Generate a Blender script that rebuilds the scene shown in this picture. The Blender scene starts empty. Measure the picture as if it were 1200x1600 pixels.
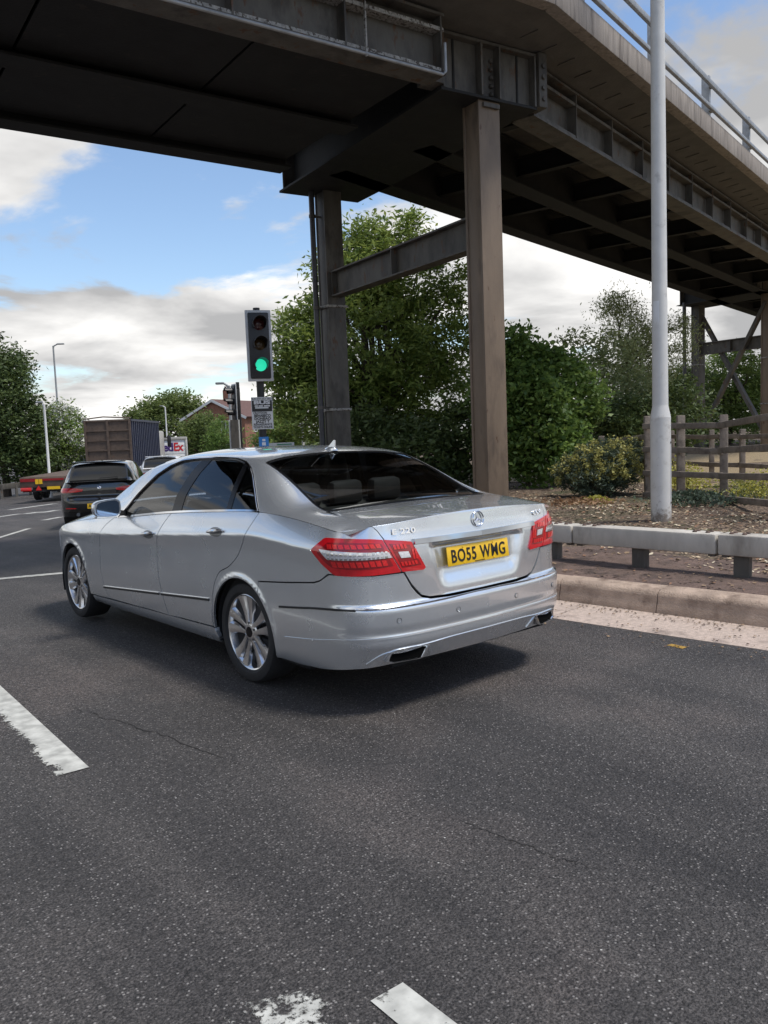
import bpy, bmesh, math, random
import numpy as np
from mathutils import Vector, Matrix
R_ = math.radians
random.seed(7); rng = np.random.default_rng(7)
scene = bpy.context.scene
col = scene.collection

# ---------------------------------------------------------------- camera
cam_d = bpy.data.cameras.new('camera'); cam = bpy.data.objects.new('camera', cam_d); col.objects.link(cam)
CAM = Vector((-3.553, -4.491, 1.542)); YAW, PITCH, ROLL, FPX = .708, -.0951, -.039, 1297.7
fw = Vector((math.sin(YAW)*math.cos(PITCH), math.cos(YAW)*math.cos(PITCH), math.sin(PITCH)))
rt = Vector((math.cos(YAW), -math.sin(YAW), 0)); upv = rt.cross(fw)
r2 = rt*math.cos(ROLL) + upv*math.sin(ROLL); u2 = upv*math.cos(ROLL) - rt*math.sin(ROLL)
cam.matrix_world = Matrix(((r2.x, u2.x, -fw.x, CAM.x), (r2.y, u2.y, -fw.y, CAM.y), (r2.z, u2.z, -fw.z, CAM.z), (0, 0, 0, 1)))
cam_d.sensor_fit = 'VERTICAL'; cam_d.sensor_height = 24.0; cam_d.lens = 24.0*FPX/1600
cam_d.clip_start = .05; cam_d.clip_end = 3000
scene.camera = cam
scene.render.resolution_x, scene.render.resolution_y = 768, 1024

# ---------------------------------------------------------------- sky, sun, exposure
SUN_AZ, SUN_EL = R_(152), R_(62)          # azimuth clockwise from +y (the way the silver car points)
world = bpy.data.worlds.new('World'); scene.world = world; world.use_nodes = True
nt = world.node_tree; nt.nodes.clear()
def wn(t, **k):
    n = nt.nodes.new(t)
    for a, b in k.items(): setattr(n, a, b)
    return n
def wl(a, b): nt.links.new(a, b)
def wmath(op, a, b=None, c=None):
    n = wn('ShaderNodeMath', operation=op)
    for i, v in enumerate((a, b, c)):
        if v is None: continue
        if isinstance(v, (int, float)): n.inputs[i].default_value = v
        else: wl(v, n.inputs[i])
    return n.outputs[0]
sky = wn('ShaderNodeTexSky', sky_type='NISHITA', sun_disc=False)
sky.sun_elevation = SUN_EL; sky.sun_rotation = SUN_AZ; sky.air_density = 1.0; sky.dust_density = .6; sky.ozone_density = 2.2
tc = wn('ShaderNodeTexCoord'); sep = wn('ShaderNodeSeparateXYZ'); wl(tc.outputs['Generated'], sep.inputs[0])
zz = wmath('MAXIMUM', sep.outputs[2], 0.0); den = wmath('ADD', zz, .16)
cx = wmath('DIVIDE', sep.outputs[0], den); cy = wmath('DIVIDE', sep.outputs[1], den)
comb = wn('ShaderNodeCombineXYZ'); wl(cx, comb.inputs[0]); wl(cy, comb.inputs[1])
CLOUD_OFF = (-30.546, 20.832, -7.972)
mp = wn('ShaderNodeMapping'); mp.inputs['Location'].default_value = CLOUD_OFF; wl(comb.outputs[0], mp.inputs[0])
nz = wn('ShaderNodeTexNoise'); nz.inputs['Scale'].default_value = 1.05; nz.inputs['Detail'].default_value = 9; nz.inputs['Roughness'].default_value = .56; nz.inputs['Distortion'].default_value = .25
wl(mp.outputs[0], nz.inputs['Vector'])
mp2 = wn('ShaderNodeMapping'); mp2.inputs['Location'].default_value = (CLOUD_OFF[0] + .16, CLOUD_OFF[1] - .12, .13); wl(comb.outputs[0], mp2.inputs[0])
nz2 = wn('ShaderNodeTexNoise'); nz2.inputs['Scale'].default_value = 1.05; nz2.inputs['Detail'].default_value = 6; nz2.inputs['Roughness'].default_value = .5; nz2.inputs['Distortion'].default_value = .25
wl(mp2.outputs[0], nz2.inputs['Vector'])
# more cloud towards the horizon, as a layer of cumulus seen edge on
hz = wmath('MULTIPLY', wmath('SUBTRACT', 1.0, wmath('MINIMUM', wmath('MULTIPLY', zz, 3.4), 1.0)), .20)
cov = wmath('ADD', nz.outputs[0], hz)
ramp = wn('ShaderNodeValToRGB'); ramp.color_ramp.elements[0].position = .50; ramp.color_ramp.elements[1].position = .585; ramp.color_ramp.interpolation = 'EASE'
wl(cov, ramp.inputs[0])
shade = wn('ShaderNodeValToRGB'); shade.color_ramp.elements[0].position = .36; shade.color_ramp.elements[1].position = .57
shade.color_ramp.elements[0].color = (1.0, .985, .96, 1); shade.color_ramp.elements[1].color = (.42, .42, .425, 1)
wl(nz2.outputs[0], shade.inputs[0])
bg1 = wn('ShaderNodeBackground'); bg1.inputs[1].default_value = .13; wl(sky.outputs[0], bg1.inputs[0])
bg2 = wn('ShaderNodeBackground'); bg2.inputs[1].default_value = .84; wl(shade.outputs[0], bg2.inputs[0])
mixb = wn('ShaderNodeMixShader'); wl(ramp.outputs[0], mixb.inputs[0]); wl(bg1.outputs[0], mixb.inputs[1]); wl(bg2.outputs[0], mixb.inputs[2])
wo = wn('ShaderNodeOutputWorld'); wl(mixb.outputs[0], wo.inputs[0])
sd_ = bpy.data.lights.new('sun', 'SUN'); sun = bpy.data.objects.new('sun', sd_); col.objects.link(sun)
sd_.energy = 2.5; sd_.angle = R_(12.0); sd_.color = (1, .95, .87)
sv = Vector((math.sin(SUN_AZ)*math.cos(SUN_EL), math.cos(SUN_AZ)*math.cos(SUN_EL), math.sin(SUN_EL)))
sun.rotation_euler = sv.to_track_quat('Z', 'Y').to_euler()
scene.view_settings.view_transform = 'Standard'; scene.view_settings.look = 'None'
scene.view_settings.exposure = 0.50; scene.view_settings.gamma = 1.0; scene.view_settings.use_curve_mapping = False
# ---------------------------------------------------------------- materials
def new_mat(name):
    m = bpy.data.materials.new(name); m.use_nodes = True
    n = m.node_tree; n.nodes.clear()
    o = n.nodes.new('ShaderNodeOutputMaterial'); b = n.nodes.new('ShaderNodeBsdfPrincipled'); n.links.new(b.outputs[0], o.inputs[0])
    return m, n, b
def node(n, t, **k):
    x = n.nodes.new(t)
    for a, b in k.items():
        if isinstance(a, str) and hasattr(x, a): setattr(x, a, b)
        else: x.inputs[a].default_value = b
    return x
def setin(x, **k):
    for a, b in k.items(): x.inputs[a.replace('_', ' ')].default_value = b
    return x
def rgb(c): return (c[0], c[1], c[2], 1)
def simple(name, c, rough=.5, metal=0, var=.15, scale=6, bump=0, bscale=40, coat=0, spec=.5, emit=None, dark=None, rust=None, stretch=None):
    """principled colour broken up by noise; dark = grime colour in patches; rust = (colour, threshold)"""
    m, n, b = new_mat(name)
    b.inputs['Roughness'].default_value = rough; b.inputs['Metallic'].default_value = metal
    b.inputs['Specular IOR Level'].default_value = spec
    b.inputs['Coat Weight'].default_value = coat; b.inputs['Coat Roughness'].default_value = .03
    tcn = n.nodes.new('ShaderNodeTexCoord'); vec = tcn.outputs['Object']
    if stretch:
        mpn = n.nodes.new('ShaderNodeMapping'); mpn.inputs['Scale'].default_value = stretch; n.links.new(vec, mpn.inputs[0]); vec = mpn.outputs[0]
    colr = None
    if var:
        nzn = n.nodes.new('ShaderNodeTexNoise'); setin(nzn, Scale=scale, Detail=8, Roughness=.6); n.links.new(vec, nzn.inputs['Vector'])
        r = n.nodes.new('ShaderNodeValToRGB'); r.color_ramp.elements[0].position = .3; r.color_ramp.elements[1].position = .7
        r.color_ramp.elements[0].color = rgb([x*(1-var) for x in c]); r.color_ramp.elements[1].color = rgb([min(1, x*(1+var)) for x in c])
        n.links.new(nzn.outputs[0], r.inputs[0]); colr = r.outputs[0]
    def patch(colr, pc, th, sc, soft=.08):
        n2 = n.nodes.new('ShaderNodeTexNoise'); setin(n2, Scale=sc, Detail=9, Roughness=.65); n.links.new(vec, n2.inputs['Vector'])
        r2_ = n.nodes.new('ShaderNodeValToRGB'); r2_.color_ramp.elements[0].position = th; r2_.color_ramp.elements[1].position = th + soft
        n.links.new(n2.outputs[0], r2_.inputs[0])
        mx = n.nodes.new('ShaderNodeMixRGB'); n.links.new(r2_.outputs[0], mx.inputs[0])
        if colr: n.links.new(colr, mx.inputs[1])
        else: mx.inputs[1].default_value = rgb(c)
        mx.inputs[2].default_value = rgb(pc); return mx.outputs[0]
    if dark: colr = patch(colr, dark[0], dark[1], dark[2], .15)
    if rust: colr = patch(colr, rust[0], rust[1], rust[2], .05)
    if colr: n.links.new(colr, b.inputs['Base Color'])
    else: b.inputs['Base Color'].default_value = rgb(c)
    if bump:
        nb = n.nodes.new('ShaderNodeTexNoise'); setin(nb, Scale=bscale, Detail=6, Roughness=.6); n.links.new(vec, nb.inputs['Vector'])
        bp = n.nodes.new('ShaderNodeBump'); bp.inputs['Strength'].default_value = bump; bp.inputs['Distance'].default_value = .02
        n.links.new(nb.outputs[0], bp.inputs['Height']); n.links.new(bp.outputs[0], b.inputs['Normal'])
    if emit:
        b.inputs['Emission Color'].default_value = rgb(emit[0]); b.inputs['Emission Strength'].default_value = emit[1]
    return m
def glass_mat(name, tint, refl=1.0, rough=.0):
    m = bpy.data.materials.new(name); m.use_nodes = True; n = m.node_tree; n.nodes.clear()
    o = n.nodes.new('ShaderNodeOutputMaterial'); t = n.nodes.new('ShaderNodeBsdfTransparent'); t.inputs[0].default_value = rgb(tint)
    g = n.nodes.new('ShaderNodeBsdfGlossy'); g.inputs['Roughness'].default_value = rough; g.inputs['Color'].default_value = (refl, refl, refl, 1)
    fr = n.nodes.new('ShaderNodeFresnel'); fr.inputs['IOR'].default_value = 1.52
    mx = n.nodes.new('ShaderNodeMixShader'); n.links.new(fr.outputs[0], mx.inputs[0]); n.links.new(t.outputs[0], mx.inputs[1]); n.links.new(g.outputs[0], mx.inputs[2]); n.links.new(mx.outputs[0], o.inputs[0])
    return m
M = {}

# ---------------------------------------------------------------- objects
def tag(o, label=None, cat=None, group=None, kind=None):
    if label: o['label'] = label
    if cat: o['category'] = cat
    if group: o['group'] = group
    if kind: o['kind'] = kind
    return o
def empty(name, loc=(0, 0, 0), rz=0, parent=None):
    o = bpy.data.objects.new(name, None); col.objects.link(o); o.location = loc; o.rotation_euler = (0, 0, rz); o.empty_display_size = .2
    if parent: o.parent = parent
    return o
def link(name, me, mat=None, parent=None, loc=None, rot=None):
    o = bpy.data.objects.new(name, me); col.objects.link(o)
    if mat is not None and len(me.materials) == 0: me.materials.append(mat)
    if parent: o.parent = parent
    if loc is not None: o.location = loc
    if rot is not None: o.rotation_euler = rot
    return o
def copy_tree(o, parent=None):
    c = o.copy(); col.objects.link(c); c.parent = parent
    for ch in o.children: copy_tree(ch, c)
    return c
class MB:
    """collects shapes, builds ONE mesh"""
    def __init__(self): self.v = []; self.f = []; self.sm = []
    def add(self, v, f, smooth=False):
        k = len(self.v); self.v += [tuple(p) for p in v]; self.f += [tuple(i + k for i in q) for q in f]; self.sm += [smooth]*len(f); return self
    def box(self, c, s, rz=0, rot=None, taper=1.0):
        hx, hy, hz_ = s[0]/2, s[1]/2, s[2]/2
        m = rot if rot is not None else Matrix.Rotation(rz, 3, 'Z'); c = Vector(c); v = []
        for z in (-1, 1):
            t = taper if z > 0 else 1
            for x, y in ((-1, -1), (1, -1), (1, 1), (-1, 1)): v.append(c + m @ Vector((x*hx*t, y*hy*t, z*hz_)))
        return self.add(v, [(3,2,1,0),(4,5,6,7),(0,1,5,4),(1,2,6,5),(2,3,7,6),(3,0,4,7)])
    def bar(self, a, b, w, h, up=(0, 0, 1)):
        a, b = Vector(a), Vector(b); d = b - a; L = d.length; d.normalize(); up = Vector(up)
        if abs(d.dot(up)) > .98: up = Vector((1, 0, 0))
        x = d.cross(up).normalized(); z = x.cross(d); m = Matrix((x, d, z)).transposed()
        return self.box((a + b)/2, (w, L, h), rot=m)
    def tube(self, pts, r, n=10, cap=True, smooth=True):
        pts = [Vector(p) for p in pts]; rr = r if hasattr(r, '__len__') else [r]*len(pts); v = []; f = []; px = None
        for i, p in enumerate(pts):
            d = (pts[min(i+1, len(pts)-1)] - pts[max(i-1, 0)]).normalized()
            if px is None: px = d.cross(Vector((0, 0, 1)) if abs(d.z) < .9 else Vector((1, 0, 0))).normalized()
            x = (px - d*px.dot(d)).normalized(); px = x; y = d.cross(x)
            for k in range(n):
                a = 2*math.pi*k/n; v.append(p + x*math.cos(a)*rr[i] + y*math.sin(a)*rr[i])
        for i in range(len(pts)-1):
            for k in range(n): f.append((i*n+k, i*n+(k+1) % n, (i+1)*n+(k+1) % n, (i+1)*n+k))
        self.add(v, f, smooth)
        if cap:
            self.add(v[:n], [tuple(range(n))[::-1]]); self.add(v[-n:], [tuple(range(n))])
        return self
    def lathe(self, prof, n=32, axis='z', c=(0, 0, 0), smooth=True, closed=False):
        v = []; f = []; c = Vector(c)
        for r, h in prof:
            for k in range(n):
                a = 2*math.pi*k/n; p = (r*math.cos(a), r*math.sin(a), h)
                if axis == 'x': p = (h, p[0], p[1])
                if axis == 'y': p = (p[1], h, p[0])
                v.append(c + Vector(p))
        m = len(prof)
        for i in range(m if closed else m-1):
            j = (i+1) % m
            for k in range(n): f.append((i*n+k, i*n+(k+1) % n, j*n+(k+1) % n, j*n+k))
        return self.add(v, f, smooth)
    def prism(self, poly, h0, h1, fn=None):
        """2D polygon (a, b) extruded h0..h1; fn maps (a, b, h) to a point"""
        fn = fn or (lambda a, b, h: (a, b, h)); n = len(poly)
        v = [fn(a, b, h0) for a, b in poly] + [fn(a, b, h1) for a, b in poly]
        f = [tuple(range(n))[::-1], tuple(range(n, 2*n))] + [(i, (i+1) % n, n+(i+1) % n, n+i) for i in range(n)]
        return self.add(v, f)
    def build(self, name, mat, parent=None, bevel=0, loc=None, rot=None, recalc=True, angle=35, seg=2):
        me = bpy.data.meshes.new(name); me.from_pydata([tuple(p) for p in self.v], [], self.f); me.update()
        if recalc or bevel:
            bm = bmesh.new(); bm.from_mesh(me)
            if recalc: bmesh.ops.recalc_face_normals(bm, faces=bm.faces)
            if bevel:
                bmesh.ops.bevel(bm, geom=[e for e in bm.edges if len(e.link_faces) == 2 and e.calc_face_angle(0) > R_(30)], offset=bevel, segments=seg, affect='EDGES', profile=.5, clamp_overlap=True)
                for f in bm.faces: f.smooth = True
            bm.to_mesh(me); bm.free()
        if bevel or any(self.sm):
            if not bevel: me.polygons.foreach_set('use_smooth', self.sm if len(self.sm) == len(me.polygons) else [True]*len(me.polygons))
            me.set_sharp_from_angle(angle=R_(angle))
        return link(name, me, mat, parent, loc, rot)

def text_mesh(s, size=1, extrude=0.0, xs=1.0, align='CENTER', bold=0.0, spacing=1.0):
    c = bpy.data.curves.new('lettering', 'FONT'); c.body = s; c.size = size; c.extrude = extrude; c.align_x = align; c.align_y = 'CENTER'; c.offset = bold; c.resolution_u = 3; c.space_character = spacing
    o = bpy.data.objects.new('lettering', c); col.objects.link(o); dg = bpy.context.evaluated_depsgraph_get()
    me = bpy.data.meshes.new_from_object(o.evaluated_get(dg)); bpy.data.objects.remove(o); bpy.data.curves.remove(c)
    if xs != 1:
        for v in me.vertices: v.co.x *= xs
    me.materials.clear(); return me
def frame(o, pos, xdir, up):
    """matrix with local x along xdir, local y along up, z out"""
    x = Vector(xdir).normalized(); y = Vector(up); y = (y - x*y.dot(x)).normalized(); z = x.cross(y)
    m = Matrix((x, y, z)).transposed().to_4x4(); m.translation = Vector(pos); o.matrix_local = m; return o

# ---------------------------------------------------------------- panels cut out of a curved surface
def clip_half(poly, ax, val, keep_less):
    out = []; n = len(poly)
    for i in range(n):
        p, q = poly[i], poly[(i+1) % n]
        ip = p[ax] <= val if keep_less else p[ax] >= val; iq = q[ax] <= val if keep_less else q[ax] >= val
        if ip: out.append(p)
        if ip != iq:
            t = (val - p[ax])/(q[ax] - p[ax]); r = [p[0] + (q[0]-p[0])*t, p[1] + (q[1]-p[1])*t]; r[ax] = val; out.append(tuple(r))
    return out
def poly_offset(poly, d):
    """inset a simple polygon by d"""
    P = np.array(poly, float); a = .5*np.sum(P[:, 0]*np.roll(P[:, 1], -1) - np.roll(P[:, 0], -1)*P[:, 1])
    if a < 0: P = P[::-1]
    e = np.roll(P, -1, 0) - P; L = np.linalg.norm(e, axis=1); k = L > 1e-7; P = P[k]
    e = np.roll(P, -1, 0) - P; e /= np.linalg.norm(e, axis=1)[:, None]; nrm = np.stack([-e[:, 1], e[:, 0]], 1)
    m = nrm + np.roll(nrm, 1, 0); ml = np.linalg.norm(m, axis=1); m /= np.maximum(ml, 1e-6)[:, None]
    c = np.maximum((m*nrm).sum(1), .4)
    return [tuple(p) for p in P + m*(d/c)[:, None]]
def panel(poly, fn, cell=(.04, .04), gap=.002, depth=.016, off=0.0, mirror=False):
    """polygon in a parameter plane -> (verts, faces, normals): front skin with analytic normals and a rim turned inwards"""
    if gap: poly = poly_offset(poly, gap)
    P = np.array(poly); a0, b0 = P.min(0); a1, b1 = P.max(0)
    na, nb = max(1, int(math.ceil((a1-a0)/cell[0]))), max(1, int(math.ceil((b1-b0)/cell[1])))
    ga = np.linspace(a0, a1, na+1); gb = np.linspace(b0, b1, nb+1); idx = {}; pts = []; faces = []
    def vid(p):
        k = (round(p[0], 6), round(p[1], 6))
        if k not in idx: idx[k] = len(pts); pts.append(p)
        return idx[k]
    for i in range(na):
        c = [tuple(p) for p in poly]
        if i > 0: c = clip_half(c, 0, ga[i], False)
        if i < na-1: c = clip_half(c, 0, ga[i+1], True)
        if len(c) < 3: continue
        for j in range(nb):
            d = c
            if j > 0: d = clip_half(d, 1, gb[j], False)
            if j < nb-1: d = clip_half(d, 1, gb[j+1], True)
            if len(d) < 3: continue
            ids = []
            for p in d:
                k = vid(p)
                if not ids or ids[-1] != k: ids.append(k)
            if len(ids) > 1 and ids[0] == ids[-1]: ids.pop()
            if len(ids) >= 3 and len(set(ids)) == len(ids):
                Q = np.array([pts[k] for k in ids]); ar = abs(np.sum(Q[:, 0]*np.roll(Q[:, 1], -1) - np.roll(Q[:, 0], -1)*Q[:, 1]))
                if ar > 1e-9: faces.append(ids)
    A = np.array(pts); h = 1e-4
    V = fn(A[:, 0], A[:, 1]); da = fn(A[:, 0]+h, A[:, 1]) - fn(A[:, 0]-h, A[:, 1]); db = fn(A[:, 0], A[:, 1]+h) - fn(A[:, 0], A[:, 1]-h)
    N = np.cross(da, db); ln = np.linalg.norm(N, axis=1); N /= np.maximum(ln, 1e-12)[:, None]
    ctr = np.array([0, np.clip(V[:, 1].mean(), -.4, 2.8), .55]); sgn = np.sign(np.sum(N*(V - ctr), 1).mean() or 1); N *= sgn
    V = V + N*off
    F = []
    for ids in faces:
        q = V[ids]; nn = np.zeros(3)
        for k in range(1, len(ids)-1): nn += np.cross(q[k]-q[0], q[k+1]-q[0])
        F.append(ids if nn @ N[ids].mean(0) > 0 else ids[::-1])
    verts, norms = list(map(tuple, V)), list(map(tuple, N))
    if depth:
        cnt = {}
        for ids in F:
            for k in range(len(ids)):
                e = (ids[k], ids[(k+1) % len(ids)]); cnt[e] = cnt.get(e, 0) + 1
        for (a, b) in list(cnt):
            if (b, a) in cnt: continue
            k = len(verts); pa, pb = V[a], V[b]; ia, ib = pa - N[a]*depth, pb - N[b]*depth
            rn = np.cross(pb - pa, N[a]); l = np.linalg.norm(rn)
            if l < 1e-9: continue
            rn /= l; verts += [tuple(pa), tuple(pb), tuple(ib), tuple(ia)]; norms += [tuple(rn)]*4; F.append([k+1, k, k+3, k+2])
    if mirror:
        verts = [(-x, y, z) for x, y, z in verts]; norms = [(-x, y, z) for x, y, z in norms]; F = [f[::-1] for f in F]
    return verts, F, norms
def panel_obj(name, patches, mat, parent):
    v, f, n = [], [], []
    for pv, pf, pn in patches:
        k = len(v); v += pv; n += pn; f += [[i+k for i in q] for q in pf]
    me = bpy.data.meshes.new(name); me.from_pydata(v, [], f); me.update()
    me.polygons.foreach_set('use_smooth', [True]*len(me.polygons)); me.normals_split_custom_set_from_vertices(n)
    return link(name, me, mat, parent)
# ---------------------------------------------------------------- car body surface (metres, x right, y forward, z up)
def pchip(xs, ys):
    xs = np.asarray(xs, float); ys = np.asarray(ys, float)
    h = np.diff(xs); dl = np.diff(ys) / h
    m = np.zeros_like(ys); m[0] = dl[0]; m[-1] = dl[-1]
    for i in range(1, len(xs) - 1):
        if dl[i-1] * dl[i] > 0:
            w1 = 2*h[i] + h[i-1]; w2 = h[i] + 2*h[i-1]
            m[i] = (w1 + w2) / (w1/dl[i-1] + w2/dl[i])
    def f(x):
        x = np.clip(np.asarray(x, float), xs[0], xs[-1])
        i = np.clip(np.searchsorted(xs, x, side='right') - 1, 0, len(xs) - 2)
        t = (x - xs[i]) / h[i]
        return ((2*t**3 - 3*t**2 + 1)*ys[i] + (t**3 - 2*t**2 + t)*h[i]*m[i]
                + (-2*t**3 + 3*t**2)*ys[i+1] + (t**3 - t**2)*h[i]*m[i+1])
    return f

def ucubic(x0, x1, v):
    v = np.asarray(v, float); n = len(v); h = (x1 - x0)/(n - 1); p = np.concatenate([[2*v[0] - v[1]], v, [2*v[-1] - v[-2]]])
    def f(x):
        u = np.clip((np.asarray(x, float) - x0)/h, 0, n - 1); i = np.minimum(u.astype(int), n - 2); t = u - i
        a, b, c, d = p[i], p[i+1], p[i+2], p[i+3]
        # cubic B-spline basis: second-derivative continuous
        return ((1-t)**3*a + (3*t**3 - 6*t**2 + 4)*b + (-3*t**3 + 3*t**2 + 3*t + 1)*c + t**3*d)/6
    return f
def smooth1(xs, ys, sig):
    f = pchip(xs, ys); g = np.linspace(xs[0], xs[-1], 2401); h = g[1] - g[0]; k = int(4*sig/h) + 1
    w = np.exp(-.5*(np.arange(-k, k+1)*h/sig)**2); w /= w.sum(); v = f(g); a, b = v[1] - v[0], v[-1] - v[-2]
    p = np.concatenate([v[0] + a*np.arange(-k, 0), v, v[-1] + b*np.arange(1, k+1)]); v = np.convolve(p, w, 'valid')
    return ucubic(xs[0], xs[-1], v[::8] if (len(v) - 1) % 8 == 0 else v)
def catmull(pts, n=24):
    P = [np.array(p, float) for p in pts]
    P = [2*P[0] - P[1]] + P + [2*P[-1] - P[-2]]
    out = []
    for i in range(1, len(P) - 2):
        a, b, c, d = P[i-1:i+3]
        for k in range(n):
            t = k / n
            out.append(.5*((2*b) + (c-a)*t + (2*a-5*b+4*c-d)*t*t + (3*b-a-3*c+d)*t**3))
    out.append(P[-2]); return np.array(out)

def sstep(a, b, x):
    t = np.clip((np.asarray(x, float) - a) / (b - a), 0, 1); return t*t*(3 - 2*t)
def softplus(x, k):
    return np.where(x/k > 30, x, k*np.log1p(np.exp(np.clip(x/k, -60, 30))))

class CarSurf:
    """lower body: plan outline R(s) pushed in along its normal by d(s, z); upper body: cross sections over y."""
    def __init__(self, plan, crease, shoulder, low, rear, stations, rear_blend, recess=None, arch=None, upin=(.34, .75)):
        c = catmull(plan, 40); c[0, 0] = 0
        L = np.concatenate([[0], np.cumsum(np.hypot(*np.diff(c, axis=0).T))])
        self.L = L[-1]; n = 911; s = np.linspace(0, self.L, n)
        R = np.stack([np.interp(s, L, c[:, 0]), np.interp(s, L, c[:, 1])], 1)
        for _ in range(60):
            R[1:-1] = .25*R[:-2] + .5*R[1:-1] + .25*R[2:]
        T = np.gradient(R, s, axis=0); T /= np.linalg.norm(T, axis=1)[:, None]
        N = np.stack([T[:, 1], -T[:, 0]], 1); N[0] = (0, -1); N[-1] = (0, 1)
        self.s, self.R, self.N = s, R, N; q = slice(None, None, 7)
        self.fR = [ucubic(0, self.L, R[q, i]) for i in (0, 1)]; self.fN = [ucubic(0, self.L, N[q, i]) for i in (0, 1)]
        iw = np.argmax(R[:, 0])
        self.s_mid = s[iw]
        self.crease, self.shoulder, self.low = smooth1(*zip(*crease), .16), smooth1(*zip(*shoulder), .12), pchip(*zip(*low))
        self.rear = pchip(*zip(*rear)); self.rb = rear_blend; self.recess = recess; self.arch = arch or []; self.upin = upin
        st = np.array(stations); ys = st[:, 0]
        self.xr, self.zr, self.zc = smooth1(ys, st[:, 1], .06), smooth1(ys, st[:, 2], .045), smooth1(ys, st[:, 3], .045)
        self.y0, self.y1 = ys[0], ys[-1]
    def RN(self, s):
        s = np.asarray(s, float)
        a = np.stack([self.fR[i](s) for i in (0, 1)], -1)
        b = np.stack([self.fN[i](s) for i in (0, 1)], -1)
        return a, b
    def sy(self, y):   # side: y -> s
        m = (self.s > self.rb[1]*.9) & (self.R[:, 0] > .55*self.R[:, 0].max())
        return np.interp(y, self.R[m, 1], self.s[m])
    def sx(self, x):   # rear face: |x| -> s
        m = self.s < self.s_mid
        return np.interp(x, self.R[m, 0], self.s[m])
    def d(self, s, z):
        R, N = self.RN(s); y = R[..., 1]
        cr = self.crease(y); w = z - cr
        zz = z - (cr - .9) * np.clip((z - .3) / .6, 0, 1)
        wp = softplus(w, .009)
        side = self.low(np.minimum(zz, .9)) - (self.upin[0]*wp + self.upin[1]*wp*wp)
        for (yc, zc, ra) in self.arch:
            r = np.hypot(y - yc, z - zc)
            side = side + .008*np.exp(-((r - ra - .006) / .022)**2) * (R[..., 0] > .6)
        rr = self.rear(z)
        if self.recess:
            x0, z0, z1, dep, soft = self.recess
            rr = rr - dep*(1 - sstep(x0 - soft - (z1 - z)*.25, x0 + soft*.3 - (z1 - z)*.25, R[..., 0]))*sstep(z0, z0 + soft*1.6, z)*(1 - sstep(z1 - soft*.35, z1, z))
        k = sstep(self.rb[0], self.rb[1], s)
        return rr*(1 - k) + side*k
    def B(self, s, z):
        s = np.asarray(s, float); z = np.asarray(z, float)
        R, N = self.RN(s); d = self.d(s, z)[..., None]
        P = R + N*d
        return np.stack([P[..., 0], P[..., 1], z + 0*s], -1)
    def K(self, y):    # shoulder point of the upper sections
        y = np.asarray(y, float); z = self.shoulder(y)
        return self.B(self.sy(y), z)[..., 0], z
    def sec(self, y, v):   # v 0..1 pillar, 1..2 rail to centre
        y = np.asarray(y, float); v = np.asarray(v, float)
        xk, zk = self.K(y); xr = np.minimum(self.xr(y), xk - .015); zr = np.maximum(self.zr(y), zk + .004); zc = np.maximum(self.zc(y), zr + .004)
        t = np.clip(v, 0, 1); dx, dz = xr - xk, zr - zk; ln = np.hypot(dx, dz); sag = .045*ln
        nx, nz = dz/ln, -dx/ln
        xa = xk + dx*t + nx*sag*4*t*(1-t); za = zk + dz*t + nz*sag*4*t*(1-t)
        ex, ez = dx - 4*nx*sag, dz - 4*nz*sag; el = np.hypot(ex, ez); ex, ez = ex/el, ez/el
        u = np.clip(v - 1, 0, 1)
        q = np.minimum(.09, .6*(zc - zr)/np.maximum(ez, .05)); q = np.maximum(q, .02)
        q1x, q1z = xr + ex*q, np.minimum(zr + ez*q, zc)
        q2x, q2z = xr*.55, zc
        b0, b1, b2, b3 = (1-u)**3, 3*u*(1-u)**2, 3*u*u*(1-u), u**3
        xb = b0*xr + b1*q1x + b2*q2x; zb = b0*zr + b1*q1z + b2*q2z + b3*zc
        up = v > 1
        return np.where(up, xb, xa), np.where(up, zb, za)
    def T(self, y, v):
        x, z = self.sec(y, v); return np.stack([x, y + 0*x, z], -1)
    def Txy(self, x, y):   # height of the upper body over (x, y)
        x0 = np.asarray(x, float); x = np.abs(x0); y = np.asarray(y, float); x, y = np.broadcast_arrays(x, y)
        lo = np.zeros(x.shape); hi = np.full(x.shape, 2.)
        for _ in range(22):
            m = .5*(lo + hi); xm = self.sec(y, m)[0]; g = xm > x; lo = np.where(g, m, lo); hi = np.where(g, hi, m)
        return np.stack([x0 + 0*y, y, self.sec(y, .5*(lo + hi))[1]], -1)
    def Tyz(self, y, z):   # side glass area: x over (y, z)
        y = np.asarray(y, float); z = np.asarray(z, float); y, z = np.broadcast_arrays(y, z)
        lo = np.zeros(y.shape); hi = np.full(y.shape, 1.6)
        for _ in range(22):
            m = .5*(lo + hi); zm = self.sec(y, m)[1]; g = zm < z; lo = np.where(g, m, lo); hi = np.where(g, hi, m)
        return np.stack([self.sec(y, .5*(lo + hi))[0], y, z], -1)

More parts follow.
